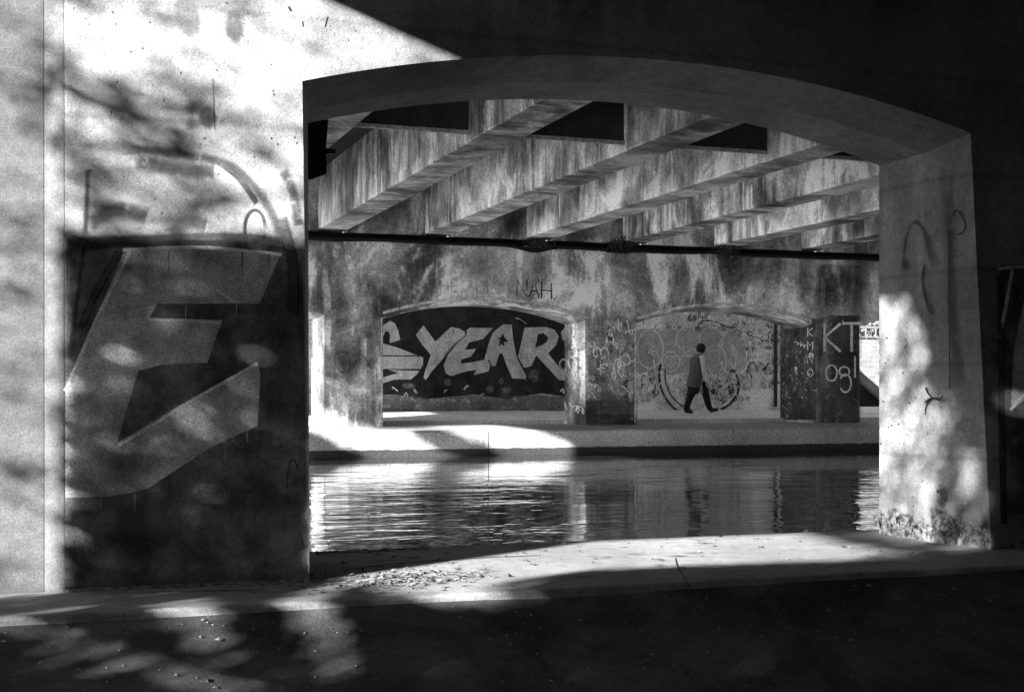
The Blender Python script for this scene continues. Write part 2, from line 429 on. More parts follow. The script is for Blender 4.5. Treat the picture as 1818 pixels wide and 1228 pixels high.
for k in range(0, len(edges_g), 2):
    a, b_ = edges_g[k] + 0.003, edges_g[k + 1] - 0.003
    mb = MB(); mb.box((a, 17.1, 4.72), (b_, 17.35, Z_SLAB - 0.003)); mb.build('diaphragm', M['diaphragm'], deck)
    mb = MB(); mb.box((a, 17.07, 4.665), (b_, 17.12, 4.717)); mb.build('drip_edge', M['walk'], deck)
    mb = MB(); mb.box((a, V_FAR + 0.05, Z_GD - 0.04), (b_, V_FAR + 0.4, Z_SLAB - 0.003)); mb.build('end_diaphragm', M['pier_far'], deck)
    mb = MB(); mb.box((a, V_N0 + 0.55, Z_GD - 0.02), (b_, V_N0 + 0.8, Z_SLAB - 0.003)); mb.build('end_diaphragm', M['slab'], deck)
# bearing shelf that carries the girders on the far pier
mb = MB(); mb.box((-10, V_FAR + 0.12, Z_JOINT + 0.003), (24, V_FAR + 0.8, Z_GD - 0.043)); mb.build('bearing_strip', M['tar'], deck)

# unseen walls added to keep light out around the camera
ab = thing('light_block_wall', 'unseen dark wall added behind the viewer to block light under the deck', 'wall', (5, -10, -0.85))
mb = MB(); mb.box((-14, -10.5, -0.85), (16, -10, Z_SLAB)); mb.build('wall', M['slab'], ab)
ab2 = thing('light_block_wall', 'unseen dark wall added right of the viewer to block light under the deck', 'wall', (14.5, 0, -0.85))
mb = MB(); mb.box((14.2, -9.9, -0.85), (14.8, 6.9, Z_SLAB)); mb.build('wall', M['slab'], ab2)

# graffiti-covered retaining wall behind the far walkway
V_W = 31.2
rw = thing('retaining_wall', 'graffiti covered wall behind the far walkway, seen through the two arches', 'wall', (10, V_W, 0.82))
mb = MB(); mb.box((-12, V_W, 0.6), (20.4, V_W + 0.4, 5.0)); mb.build('wall', M['backwall'], rw)

# ------------------------------------------------------------------ decals on walls
PT = {}
def P_(name, *a, **k):
    PT[name] = paint(name, *a, **k); return PT[name]
P_('paint_grey', 0.42, var=0.45, scale=4)
P_('mist_pale', 0.5, soft=1.0, fade=True, wear=0.35, amount=0.28, scale=7, var=0.4)
P_('mist_dark', 0.04, soft=1.0, fade=True, wear=0.35, amount=0.5, scale=7, var=0.4)
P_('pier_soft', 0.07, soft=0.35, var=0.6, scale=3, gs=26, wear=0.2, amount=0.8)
P_('pier_dark', 0.035, var=0.6, scale=4, gs=26, wear=0.2)
P_('paint_dark', 0.11, var=0.6, scale=5)
P_('paint_dark_soft', 0.045, fade=True, soft=0.7, var=0.5, scale=6)
P_('paint_line', 0.6, soft=0.35, var=0.3)
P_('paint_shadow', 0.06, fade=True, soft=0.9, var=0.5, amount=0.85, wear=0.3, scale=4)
P_('letter_silver', 0.42, gs=26, var=0.22, scale=5)
P_('wall_black', 0.016, gs=26, var=0.6, wear=0.0, scale=3)
P_('spray_white', 0.8, soft=0.6, var=0.3, amount=0.85)
P_('spray_mid', 0.75, soft=0.5, var=0.2, amount=0.85)
P_('spray_black', 0.015, soft=0.5, var=0.3, amount=0.9)
P_('fill_grey', 0.36, gs=26, var=0.15, scale=7)
P_('stain', 0.05, soft=1.0, wear=0.6, var=0.4, amount=0.75, scale=5)
P_('stain_soft', 0.16, soft=0.5, wear=0.2, var=0.3, amount=0.8, scale=3)
P_('lip_pale', 0.75, soft=0.8, wear=0.35, var=0.3, amount=0.8, scale=6)
P_('crackline', 0.012, soft=0.5, var=0.3)

class Decals:
    def __init__(s, mapper, parent, nrm_off=0.0012):
        s.map = mapper; s.parent = parent; s.layers = {}; s.order = 0; s.off = nrm_off
    def _mb(s, key):
        if s.sep: s.uid += 1; key = key + (s.uid,)
        return s.layers.setdefault(key, MB())
    sep = False; uid = 0
    def poly(s, pts, mat, lvl=0, smooth=False, holes=None):
        key = (mat, lvl); mb = s._mb(key)
        W = [s.map(x, y, (s.off + 0.0007 * lvl)) for x, y in pts]
        # ear-clip through bmesh later: store as ngon
        mb.add(W)
    def line(s, pts, w, mat, lvl=0, taper=False, smooth=True):
        key = (mat, lvl); mb = s._mb(key)
        if smooth and len(pts) > 2:
            out = []
            for i in range(len(pts) - 1):
                p0 = pts[max(i-1, 0)]; p1 = pts[i]; p2 = pts[i+1]; p3 = pts[min(i+2, len(pts)-1)]
                for k in range(5):
                    t = k / 5
                    out.append(tuple(0.5 * ((2*p1[j]) + (-p0[j]+p2[j])*t + (2*p0[j]-5*p1[j]+4*p2[j]-p3[j])*t*t + (-p0[j]+3*p1[j]-3*p2[j]+p3[j])*t**3) for j in (0, 1)))
            out.append(tuple(pts[-1])); pts = out
        n = len(pts); L_, R_ = [], []
        for i, p in enumerate(pts):
            a = pts[max(i-1, 0)]; b = pts[min(i+1, n-1)]
            dx, dy = b[0]-a[0], b[1]-a[1]; l = math.hypot(dx, dy) or 1
            ww = w * (0.5 if not taper else 0.5 * (1 - 0.7 * i / (n - 1)))
            nx, ny = -dy / l * ww, dx / l * ww
            L_.append(s.map(p[0]+nx, p[1]+ny, (s.off + 0.0007 * lvl))); R_.append(s.map(p[0]-nx, p[1]-ny, (s.off + 0.0007 * lvl)))
        for i in range(n - 1):
            k = mb.add([L_[i], L_[i+1], R_[i+1], R_[i]])
            mb.uv[k] = [(i / n, 1), ((i+1) / n, 1), ((i+1) / n, -1), (i / n, -1)]
    def blob(s, cx, cy, rx, ry, mat, lvl=0, rot=0):
        key = (mat, lvl); mb = s._mb(key); n = 22
        c = s.map(cx, cy, (s.off + 0.0007 * lvl)); ring = []
        for k in range(n):
            a = 2 * math.pi * k / n; rr = 1 + 0.18 * mnoise.noise(Vector((cx * .1 + math.cos(a), cy * .1 + math.sin(a), 0)))
            x = rx * math.cos(a) * rr; y = ry * math.sin(a) * rr
            ring.append(s.map(cx + x*math.cos(rot) - y*math.sin(rot), cy + x*math.sin(rot) + y*math.cos(rot), (s.off + 0.0007 * lvl)))
        for k in range(n):
            f = mb.add([c, ring[k], ring[(k+1) % n]]); mb.uv[f] = [(.5, 0), (.5, 1), (.5, 1)]
    def ring(s, cx, cy, rx, ry, w, mat, lvl=0, a0=0, a1=360, n=28):
        s.line([(cx + rx*math.cos(math.radians(a0 + (a1-a0)*k/n)), cy + ry*math.sin(math.radians(a0 + (a1-a0)*k/n))) for k in range(n + 1)], w, mat, lvl, smooth=False)
    def build(s, names):
        for key, mb in s.layers.items():
            mat = key[0]
            o = mb.build(names.get(mat, 'graffiti'), PT[mat], s.parent)
            if len(key) == 2: o['kind'] = 'stuff'
            me = o.data; bm = bmesh.new(); bm.from_mesh(me)
            big = [f for f in bm.faces if len(f.verts) > 4]
            if big: bmesh.ops.triangulate(bm, faces=big, ngon_method='EAR_CLIP')
            bm.to_mesh(me); bm.free()

# near pier face: pixel -> battered front plane, lifted off towards the camera
def map_near(x, y, off):
    p = on_wall(x, y, V_N0 - off, BAT); return p
D = Decals(map_near, near); D.sep = True
# dark painted ground of the big letter
D.poly([(117, 425), (190, 432), (300, 424), (420, 428), (536, 436), (540, 600), (543, 800), (546, 1027), (400, 1033), (115, 1045)], 'paint_dark', 0)
D.poly([(222,443),(300,439),(369,439),(440,445),(498,451),(479,495),(460,539),(279,539),(265,564),(395,568),(381,606),(368,644),(320,645),(284,648),(246,658),(226,722),(209,785),(330,713),(457,643),(462,663),(460,710),(457,756),(410,777),(369,797),(315,832),(262,867),(225,876),(192,881),(116,883),(116,691),(170,566)], 'paint_grey', 1)
for (x_, y_, l_) in ((300,446,40),(352,446,22),(430,447,55),(478,452,30),(330,541,35),(420,541,18),(300,648,30),(352,646,44),(440,760,26),(400,782,40),(240,876,34),(180,882,22)):
    D.line([(x_, y_), (x_ + R.uniform(-1, 1), y_ + l_ * .5), (x_, y_ + l_)], 2.4, 'paint_grey' if y_ in (541,782,760,876,882) else 'paint_dark', 3, taper=True)
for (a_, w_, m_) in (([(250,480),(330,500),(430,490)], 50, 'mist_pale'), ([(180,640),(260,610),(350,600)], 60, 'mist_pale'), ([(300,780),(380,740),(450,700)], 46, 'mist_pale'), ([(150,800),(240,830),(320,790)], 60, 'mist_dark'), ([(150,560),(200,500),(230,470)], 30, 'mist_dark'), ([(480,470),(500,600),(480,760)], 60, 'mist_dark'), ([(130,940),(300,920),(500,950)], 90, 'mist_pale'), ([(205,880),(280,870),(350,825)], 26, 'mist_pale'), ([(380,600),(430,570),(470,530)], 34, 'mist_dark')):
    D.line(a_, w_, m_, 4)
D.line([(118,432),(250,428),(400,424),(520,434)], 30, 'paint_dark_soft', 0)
D.line([(116,694),(170,570),(230,447)], 9, 'paint_line', 2, smooth=False)
D.line([(218,444),(300,440),(369,440),(440,446),(500,452)], 8, 'paint_line', 2)
D.line([(262,568),(330,569),(390,573)], 7, 'paint_line', 2)
D.line([(209,791),(280,749),(320,722),(457,645)], 7, 'paint_line', 2, smooth=False)
D.line([(330,475),(375,508),(420,538)], 4, 'paint_line', 2)
D.line([(135,600),(170,520),(212,446)], 18, 'paint_dark_soft', 2, smooth=False)
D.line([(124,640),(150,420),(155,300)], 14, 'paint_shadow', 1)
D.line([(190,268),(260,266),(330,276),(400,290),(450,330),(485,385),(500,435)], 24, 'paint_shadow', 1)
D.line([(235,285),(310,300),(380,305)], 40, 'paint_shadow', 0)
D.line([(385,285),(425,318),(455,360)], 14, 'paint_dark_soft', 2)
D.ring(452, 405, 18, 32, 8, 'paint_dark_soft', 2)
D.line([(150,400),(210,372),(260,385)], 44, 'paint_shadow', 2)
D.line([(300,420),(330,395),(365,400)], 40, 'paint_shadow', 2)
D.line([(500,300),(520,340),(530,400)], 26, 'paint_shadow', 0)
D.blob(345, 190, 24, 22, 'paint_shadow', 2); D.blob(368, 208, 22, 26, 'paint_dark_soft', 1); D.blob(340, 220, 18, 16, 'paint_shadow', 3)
D.line([(378,140),(379,180),(381,230)], 1.2, 'crackline', 3)
# damp marks shaped like drops near the top
D.blob(333, 30, 28, 46, 'stain_soft', 1, rot=-0.3); D.blob(417, 45, 21, 40, 'stain_soft', 1)
D.line([(512,12),(517,20)], 5, 'crackline', 1); D.line([(582,30),(577,48)], 2.5, 'crackline', 1); D.line([(537,38),(538,48)], 2.5, 'crackline', 1)
for (x, y) in ((200,22),(205,43),(266,40),(232,92),(253,86),(321,130),(486,168),(482,246),(523,244),(527,254),(493,256),(208,146)): D.blob(x, y, 1.8, 2.2, 'crackline', 1)
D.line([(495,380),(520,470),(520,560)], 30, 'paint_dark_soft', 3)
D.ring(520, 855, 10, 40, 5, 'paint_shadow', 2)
# right-hand pier of the near wall
D.poly([(1775, 470), (1900, 470), (1900, 930), (1782, 940)], 'paint_dark', 0)
D.poly([(1830,475),(1800,620),(1795,730),(1840,690),(1900,680),(1900,475)], 'paint_grey', 1)
D.line([(1776,470),(1778,700),(1782,930)], 16, 'paint_dark_soft', 2)
D.line([(1772,478),(1800,474),(1850,476)], 6, 'paint_line', 2); D.line([(1794,728),(1806,712),(1830,690)], 7, 'paint_line', 2)
D.line([(1775,600),(1790,520),(1798,478)], 8, 'paint_line', 2)
D.build({'crackline': 'crack', 'stain_soft': 'damp_stain'})

# right jamb (faces left): pixel -> plane x = const
UJ = U_OPEN + OPW - 0.10
def map_jamb(x, y, off):
    t = (x - 909) / FP; d = (UJ - off) / (CT * t + ST); return Vector((UJ - off, d * (CT - ST * t), ZC + (700 - y) / FP * d))
D = Decals(map_jamb, near)
D.line([(1607,480),(1606,440),(1614,405),(1628,394),(1640,410),(1648,440),(1658,480)], 11, 'paint_shadow', 0)
D.blob(1608, 470, 11, 16, 'paint_shadow', 1)
D.line([(1643,465),(1638,495),(1643,530),(1655,560)], 9, 'paint_shadow', 0)
D.line([(1644,688),(1648,698),(1657,706),(1672,707)], 5, 'crackline', 1, taper=True); D.line([(1642,715),(1650,708),(1657,706)], 4, 'crackline', 1)
D.line([(1650,708),(1644,722),(1642,736)], 4, 'crackline', 1, taper=True); D.line([(1660,706),(1668,710),(1674,702)], 3, 'crackline', 1)
D.blob(1645, 712, 14, 14, 'stain', 0)
D.blob(1668, 868, 9, 22, 'stain', 0, rot=-0.3); D.blob(1673, 882, 6, 10, 'paint_dark_soft', 1)
for (x, y, a, b_) in ((1590,905,14,8),(1660,905,16,14),(1610,915,18,6),(1630,930,14,8)): D.blob(x, y, a, b_, 'stain', 2)
for k in range(26):
    x = R.uniform(1560, 1655); y = R.uniform(560, 900); D.blob(x, y, R.uniform(1, 2), R.uniform(1, 2.6), 'crackline', 1)
D.line([(1607,602),(1611,610),(1605,618)], 2, 'crackline', 1)
P_('spall_dark', 0.04, wear=0.9, var=0.6, scale=9, seed=3, soft=0.6); P_('spall_pale', 0.4, wear=1.2, soft=0.6, var=0.4, scale=17, seed=8)
for (w_, m_) in ((52, 'spall_dark'), (34, 'spall_dark'), (30, 'spall_pale')):
    D.line([(1552,928),(1580,926),(1610,934),(1648,940)], w_, m_, 3 + (m_ == 'spall_pale'))
D.line([(1665,862),(1672,890),(1668,930)], 26, 'spall_dark', 4)
D.build({'crackline': 'crack', 'stain': 'damp_stain', 'spall_dark': 'spalled_patch', 'spall_pale': 'spalled_patch'})
# shadow of a groove painted as a dark band down the right jamb's splay
def map_splay(x, y, off):
    # ruled splay face between the outer edge (follows the batter) and the inner edge
    v1 = vfn(2.93) + 0.36; t = (x - 909) / FP; a = CT * t + ST; b_ = CT - ST * t; z = 1.5
    for _ in range(5):
        v0 = vfn(z); k = 0.10 / (v1 - v0); d = (UJ + k * v1) / (a + k * b_); z = ZC + (700 - y) / FP * d
    return Vector((d * a - off * .9, d * b_ - off * .5, z))
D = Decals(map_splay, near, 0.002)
P_('dark_band', 0.05, soft=0.9, fade=True, wear=0.15, var=0.5, amount=0.6, scale=3)  # groove shadow put into the colour
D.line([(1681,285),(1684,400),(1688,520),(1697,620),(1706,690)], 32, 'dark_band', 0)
for (w_, m_) in ((60, 'spall_dark'), (40, 'spall_dark'), (34, 'spall_pale')):
    D.line([(1648,934),(1680,932),(1715,944),(1756,948)], w_, m_, 1 + (m_ == 'spall_pale'))
D.line([(1690,386),(1698,374),(1708,384),(1714,402),(1708,414),(1700,416)], 4, 'paint_dark_soft', 1)
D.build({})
mb = MB(); p0 = map_splay(1684, 410, 0.02); p1 = map_splay(1688, 690, 0.02); mb.tube([p0, p1], 0.008, 6)
mb.build('conduit', M['pier_near'], near)

# retaining wall decals
def map_back(x, y, off): return on_wall(x, y, V_W - off)
D = Decals(map_back, rw, 0.003)
D.poly([(600,500),(1010,500),(1060,560),(1020,705),(960,698),(900,708),(840,700),(760,708),(700,700),(600,705)], 'wall_black', 0)
D.line([(600,716),(800,716),(1012,717)], 38, 'pier_soft', 1, smooth=False)
S4 = 5.05; D.sep = True
def c4(pts): return [(660 + x / S4, 520 + y / S4) for x, y in pts]
for poly in (
    [(40,330),(100,290),(170,250),(210,275),(235,330),(255,420),(160,450),(165,380),(150,345),(120,345),(100,400),(60,430)],
    [(20,420),(100,450),(230,490),(410,558),(100,556),(20,550)],
    [(20,568),(440,568),(460,580),(460,640),(440,680),(20,680)],
    [(20,760),(105,755),(240,715),(150,688),(430,698),(400,735),(350,775),(200,775),(110,805),(20,830)],
    [(465,290),(570,435),(710,305),(790,320),(835,350),(840,385),(720,490),(620,610),(540,700),(485,780),(465,760),(480,690),(530,555),(450,460),(395,375)],
    [(880,310),(1085,315),(1000,410),(870,445),(835,510),(935,500),(890,570),(800,595),(800,635),(900,620),(1020,595),(1050,610),(1062,640),(1050,700),(915,735),(935,690),(850,700),(710,745),(665,720),(645,650),(680,560),(760,460),(850,380),(850,335)],
    [(1180,280),(1255,285),(1260,350),(1275,450),(1300,580),(1385,730),(1380,770),(1260,765),(1210,650),(1170,540),(1145,545),(1110,650),(1070,655),(1050,605),(1010,590),(1050,450),(1090,350)],
    [(1370,310),(1560,305),(1640,330),(1675,390),(1650,470),(1580,540),(1660,640),(1740,700),(1800,720),(1800,790),(1680,780),(1560,650),(1475,560),(1430,655),(1365,670),(1310,570),(1340,450)],
    [(1695,350),(1740,300),(1800,300),(1800,450),(1710,420)]):
    D.poly(c4(poly), 'letter_silver', 1)
D.poly(c4([(1490,370),(1540,360),(1585,400),(1570,440),(1520,470),(1465,490)]), 'wall_black', 2)
D.poly(c4([(1175,355),(1192,400),(1230,435),(1190,440),(1185,480),(1165,455),(1135,475),(1150,420),(1130,400),(1160,395)]), 'wall_black', 2)
D.line(c4([(1045,600),(1070,655),(1050,700)]), 2, 'wall_black', 2); D.line(c4([(725,320),(735,365)]), 2.2, 'spray_black', 2)
D.line(c4([(845,380),(700,500),(650,590)]), 2, 'spray_black', 2); D.line(c4([(1265,300),(1300,560),(1390,740)]), 2, 'spray_black', 2)
D.ring(660 + 1725/S4, 520 + 640/S4, 8, 9, 3, 'letter_silver', 1)
D.sep = False
for k in range(40):   # old pale scribble low on the black wall
    x = R.uniform(690, 1005); y = R.uniform(690, 712); D.line([(x, y), (x + R.uniform(-5, 5), y - R.uniform(2, 9)), (x + R.uniform(3, 9), y + R.uniform(-6, 4))], R.uniform(1.5, 4), 'paint_shadow' if k % 3 else 'spray_mid', 1)
D.line(c4([(730,230),(850,190),(1000,205),(1180,190),(1310,220),(1390,275)]), 1.8, 'paint_shadow', 1)
D.line(c4([(1290,225),(1340,240),(1385,275)]), 2, 'spray_mid', 1)
for (x,y,a,b_) in ((1060,860,50,40),(1160,790,30,40),(1450,740,60,80),(680,800,40,50),(330,830,80,35),(1210,870,70,40)):
    D.blob(660 + x/S4, 520 + y/S4, a/S4, b_/S4, 'stain_soft', 1)
# right arch: throw-ups, tags, the half-hidden circle
S5 = 5.583
def c5(x, y): return (1120 + x / S5, 530 + y / S5)
D.poly([c5(-60,300),c5(200,300),c5(450,290),c5(650,290),c5(800,240),c5(1000,290),c5(1150,420),c5(1180,560),c5(1120,700),c5(960,770),c5(800,790),c5(560,720),c5(400,760),c5(280,700),c5(100,740),c5(-60,700)], 'fill_grey', 0)
def ring5(cx, cy, rx, ry, w, m, a0=0, a1=360, l=1):
    x, y = c5(cx, cy); D.ring(x, y, rx / S5, ry / S5, w, m, l, a0, a1)
ring5(190,500,130,190,3,'spray_mid'); ring5(395,625,85,100,3,'spray_mid'); ring5(390,620,50,55,2.5,'spray_mid'); ring5(385,625,22,25,2,'spray_mid')
ring5(560,400,110,120,2.6,'spray_mid',120,330); ring5(800,405,118,120,3,'spray_mid'); ring5(850,620,95,150,3,'spray_mid',-90,160); ring5(1010,530,140,215,3,'spray_mid')
ring5(800,380,130,135,2.6,'spray_white',180,360); ring5(800,620,110,150,3,'spray_mid',0,180); ring5(560,640,80,90,2.4,'spray_mid',60,280)
D.line([c5(520,460),c5(530,540),c5(600,500),c5(640,520)], 2.2, 'spray_mid', 1); D.line([c5(300,310),c5(420,300),c5(470,330),c5(430,480)], 2.2, 'spray_mid', 1)
D.line([c5(340,565),c5(600,570)], 1.8, 'spray_white', 1); D.line([c5(1000,390),c5(980,460),c5(1040,500),c5(1040,620),c5(1020,700),c5(980,600)], 2.2, 'spray_mid', 1)
D.line([c5(1000,560),c5(1005,440),c5(1030,580)], 2, 'spray_white', 1); D.line([c5(150,440),c5(220,460),c5(170,540),c5(250,520),c5(280,600)], 2.4, 'spray_mid', 1); D.line([c5(170,460),c5(160,540),c5(230,600)], 2, 'paint_shadow', 1)
D.line([c5(770,470),c5(785,590)], 2, 'spray_mid', 1)
ring5(690,760,410,420,5,'spray_black',95,195); ring5(690,760,350,350,3,'spray_black',95,190); ring5(690,760,380,385,8,'spray_mid',97,193,0)
ring5(800,860,270,250,5,'spray_black',-40,70); ring5(800,860,235,225,5,'spray_mid',-40,70,0)
def text_strokes(s, mx, w, mat, l=2):
    for st in s: D.line([mx(*p) for p in st], w, mat, l, smooth=False)
# slanted words in the circle: "IF the" / "EARTH" read along a falling line
def slant(ox, oy, sc, ang):
    ca, sa = math.cos(ang), math.sin(ang)
    return lambda x, y: c5(ox + (x * ca - y * sa) * sc, oy + (x * sa + y * ca) * sc)
GL = {'I': [[(0,0),(0,10)]], 'F': [[(0,10),(0,0),(6,0)],[(0,5),(4,5)]], 't': [[(2,0),(2,9),(4,10)],[(0,3),(5,3)]], 'h': [[(0,0),(0,10)],[(0,6),(3,4),(5,6),(5,10)]],
      'e': [[(0,7),(5,7),(4,4),(1,4),(0,7),(2,10),(5,9)]], 'E': [[(6,0),(0,0),(0,10),(6,10)],[(0,5),(5,5)]], 'A': [[(0,10),(3,0),(6,10)],[(1,6),(5,6)]],
      'R': [[(0,10),(0,0),(5,1),(5,4),(0,5),(6,10)]], 'T': [[(0,0),(7,0)],[(3.5,0),(3.5,10)]], 'H': [[(0,0),(0,10)],[(6,0),(6,10)],[(0,5),(6,5)]],
      'S': [[(6,1),(2,0),(0,2),(6,7),(4,10),(0,9)]], 'L': [[(0,0),(0,10),(5,10)]], 'U': [[(0,0),(0,8),(3,10),(6,8),(6,0)]], 'N': [[(0,10),(0,0),(6,10),(6,0)]],
      'K': [[(0,0),(0,10)],[(6,0),(0,5),(6,10)]], 'M': [[(0,10),(0,0),(3,5),(6,0),(6,10)]], 'W': [[(0,0),(1.5,10),(3,4),(4.5,10),(6,0)]], 'O': [[(3,0),(0,3),(0,7),(3,10),(6,7),(6,3),(3,0)]],
      'B': [[(0,0),(0,10),(5,9),(5,6),(0,5),(5,3),(4,0),(0,0)]], '.': [[(0,9.4),(0.6,10)]], 'D': [[(0,0),(0,10),(5,8),(6,4),(4,0),(0,0)]], 'r': [[(0,4),(0,10)],[(0,6),(2,4),(5,4)]], 'n': [[(0,4),(0,10)],[(0,6),(3,4),(5,6),(5,10)]],
      'o': [[(3,4),(0,6),(1,10),(4,10),(6,7),(3,4)]], 'P': [[(0,10),(0,0),(6,1),(6,4),(0,5)]]}
def write(D_, txt, mapper, w, mat, lvl=2, adv=8.5):
    x = 0
    for ch in txt:
        if ch in GL:
            for st in GL[ch]: D_.line([mapper(x + p[0], p[1]) for p in st], w, mat, lvl, smooth=False)
        x += adv
write(D, 'IF', slant(915, 775, 5.5, 0.35), 2.0, 'spray_black'); write(D, 'the', slant(985, 850, 7.5, 0.95), 2.2, 'spray_black')
write(D, 'EARTH', slant(800, 850, 5.6, 0.85), 2.6, 'spray_black', adv=8)
D.line([c5(230,225),c5(270,200),c5(290,230),c5(320,190),c5(350,240),c5(390,200),c5(430,235),c5(470,200),c5(500,230)], 2.2, 'spray_white', 1)
D.line([c5(770,140),c5(745,200),c5(780,150),c5(830,160),c5(790,185),c5(850,200),c5(880,180),c5(900,205),c5(930,175),c5(960,215),c5(990,180),c5(1020,215),c5(1050,180),c5(1090,215),c5(1130,190),c5(1150,230)], 3, 'spray_white', 1)
D.line([c5(730,200),c5(780,120),c5(850,90),c5(900,110)], 3.5, 'spray_black', 0)
D.line([c5(660,270),c5(720,220),c5(850,230),c5(930,270),c5(1040,290)], 3, 'spray_black', 0)
# dense tags right of the circles and low down
def scribble(x0, x1, y0, y1, n, mats, smin=5, smax=14, wmin=0.9, wmax=2.2, DD=None):
    """tags: joined loops, bubbles, arcs, slashes and half-covered patches of paint"""
    DD = DD or D
    for k in range(n):
        cx, cy = R.uniform(x0, x1), R.uniform(y0, y1); s = R.uniform(smin, smax); a = R.uniform(-0.6, 0.35)
        typ = R.random(); m = R.choice(mats); w = R.uniform(wmin, wmax); lv = R.randint(2, 6)
        if typ < .14:
            pts = []; ph = R.uniform(0, 6); r1 = s * R.uniform(.2, .45); r2 = s * R.uniform(.3, .7); nn = R.randint(8, 18); adv = s * R.uniform(.08, .2); fr = R.uniform(.9, 1.5)
            for j in range(nn):
                x = adv * (j - nn / 2) * 1.4 + r1 * math.cos(j * fr + ph); pts.append((cx + x, cy + x * a + r2 * math.sin(j * fr * R.uniform(.97, 1.03) + ph)))
            DD.line(pts, w, m, lv)
        elif typ < .34: DD.ring(cx, cy, s * R.uniform(.3, .6), s * R.uniform(.4, .8), w * 1.3, m, lv, R.uniform(0, 180), R.uniform(260, 540), n=14)
        elif typ < .62:
            b = R.uniform(0, 3.1); pts = [(cx + math.cos(b) * s * t, cy + math.sin(b) * s * t + s * .3 * math.sin(t * 3 + b)) for t in (-.8, -.4, 0, .4, .8)]; DD.line(pts, w * 1.5, m, lv, taper=True)
        elif typ < .86:
            DD.blob(cx, cy, s * R.uniform(.3, .7), s * R.uniform(.25, .6), R.choice(['patch_pale', 'patch_dark']) , 1, R.uniform(0, 3))
        else:
            for j in range(3): DD.line([(cx + j * s * .4, cy - s * .5), (cx + j * s * .4 - s * .2, cy + s * .4)], w, m, lv, taper=True, smooth=False)
P_('patch_pale', 0.62, soft=0.3, var=0.3, wear=0.2, amount=0.7); P_('patch_dark', 0.08, soft=0.3, var=0.4, wear=0.2, amount=0.7)
scribble(1322, 1450, 548, 690, 330, ['spray_white', 'spray_white', 'spray_black', 'spray_mid'])
scribble(1125, 1180, 650, 712, 50, ['spray_white', 'spray_black', 'spray_mid'])
scribble(1185, 1330, 660, 708, 90, ['spray_white', 'spray_black', 'spray_mid'])
scribble(1125, 1330, 540, 585, 110, ['spray_white', 'spray_black', 'spray_mid'])
scribble(1560, 1700, 560, 700, 20, ['spray_white', 'spray_black'])
D.line([c5(1465,240),c5(1480,300),c5(1510,310),c5(1540,255)], 4, 'spray_white', 5)
D.build({'wall_black': 'black_paint', 'letter_silver': 'silver_lettering', 'stain_soft': 'damp_stain'})
pp = thing('drain_pipe', 'thin dark vertical pipe on the tagged wall behind the walking person', 'pipe', on_wall(1377, 722, V_W - 0.06))
mb = MB(); a = on_wall(1377, 722, V_W - 0.06); b_ = on_wall(1377, 400, V_W - 0.06); mb.tube([a, b_], 0.045, 10); mb.build('pipe', M['pipe'], pp, smooth=True)
for zz in (1.5, 2.6, 3.7): mb = MB(); mb.box((a.x - 0.08, a.y - 0.055, zz), (a.x + 0.08, a.y + 0.055, zz + 0.05)); mb.build('clamp', M['pipe'], pp)

# far pier decals
def map_far(x, y, off): return on_wall(x, y, V_FAR - off)
D = Decals(map_far, far, 0.003)
def lay(x0, y0, sc, slope=0.0, sx=1.0): return lambda x, y: (x0 + x * sc * sx, y0 + y * sc + x * sc * slope)
write(D, 'SHE', lay(762, 497, 2.2, -0.03), 2, 'paint_shadow', 1, adv=9); write(D, 'LL U', lay(846, 496, 2.4, 0.0), 2, 'paint_shadow', 1, adv=8)
write(D, 'NAH.', lay(918, 496, 2.9, 0.10), 3.2, 'spray_black', 1, adv=7.5)
write(D, 'KT', lay(1464, 574, 5.0, 0.0, 0.95), 6.5, 'spray_mid', 4, adv=6.6)
D.ring(1476, 662, 10, 14, 3.6, 'spray_mid', 4); D.ring(1499, 659, 9, 8, 3.6, 'spray_mid', 4); D.ring(1501, 680, 10, 16, 3.6, 'spray_mid', 4, -150, 150)
D.line([(1518, 632), (1518, 670)], 4, 'spray_mid', 4)
D.blob(1300, 475, 34, 70, 'stain', 0); D.blob(1292, 440, 26, 26, 'stain', 1); D.blob(1480, 520, 60, 60, 'stain', 0); D.blob(1090, 440, 26, 10, 'stain', 1)
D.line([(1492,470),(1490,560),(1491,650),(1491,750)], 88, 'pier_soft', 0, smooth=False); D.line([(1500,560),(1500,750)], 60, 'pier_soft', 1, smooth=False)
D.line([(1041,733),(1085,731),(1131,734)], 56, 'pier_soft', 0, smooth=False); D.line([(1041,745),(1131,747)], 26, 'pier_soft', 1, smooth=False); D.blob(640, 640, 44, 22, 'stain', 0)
D.line([(596,668),(596,630),(618,628),(620,658),(600,660)], 3, 'paint_shadow', 1); D.line([(626,655),(640,628),(660,655)], 3, 'paint_shadow', 1)
scribble(1046, 1122, 580, 705, 80, ['paint_shadow', 'spray_white', 'paint_shadow', 'spray_mid'], 6, 16, 1.2, 3, D)
scribble(1290, 1400, 520, 545, 6, ['spray_white'], 6, 12, 1, 2, D)
write(D, 'BEHLEN', lay(1062, 588, 0.9, -0.02), 1.6, 'paint_shadow', 2, adv=9)
def to_px(u, v, z):
    X = CT * u - ST * v; d = ST * u + CT * v; return (909 + FP * X / d, 700 - FP * (z - ZC) / d)
for op in far_op[3:5]:      # pale worn lip over each arch
    c_ = [(op[0] + (op[1] - op[0]) * k / 24) for k in range(25)]
    D.line([to_px(u, V_FAR, arch_z(u, op[0], op[1], 2.83, .36) + .06) for u in c_], 9, 'lip_pale', 2, smooth=False)
    D.line([to_px(op[0] - .03, V_FAR, z) for z in (2.8, 2.0, 1.2, .6)], 5, 'lip_pale', 2, smooth=False)
D.build({'stain': 'damp_stain'})
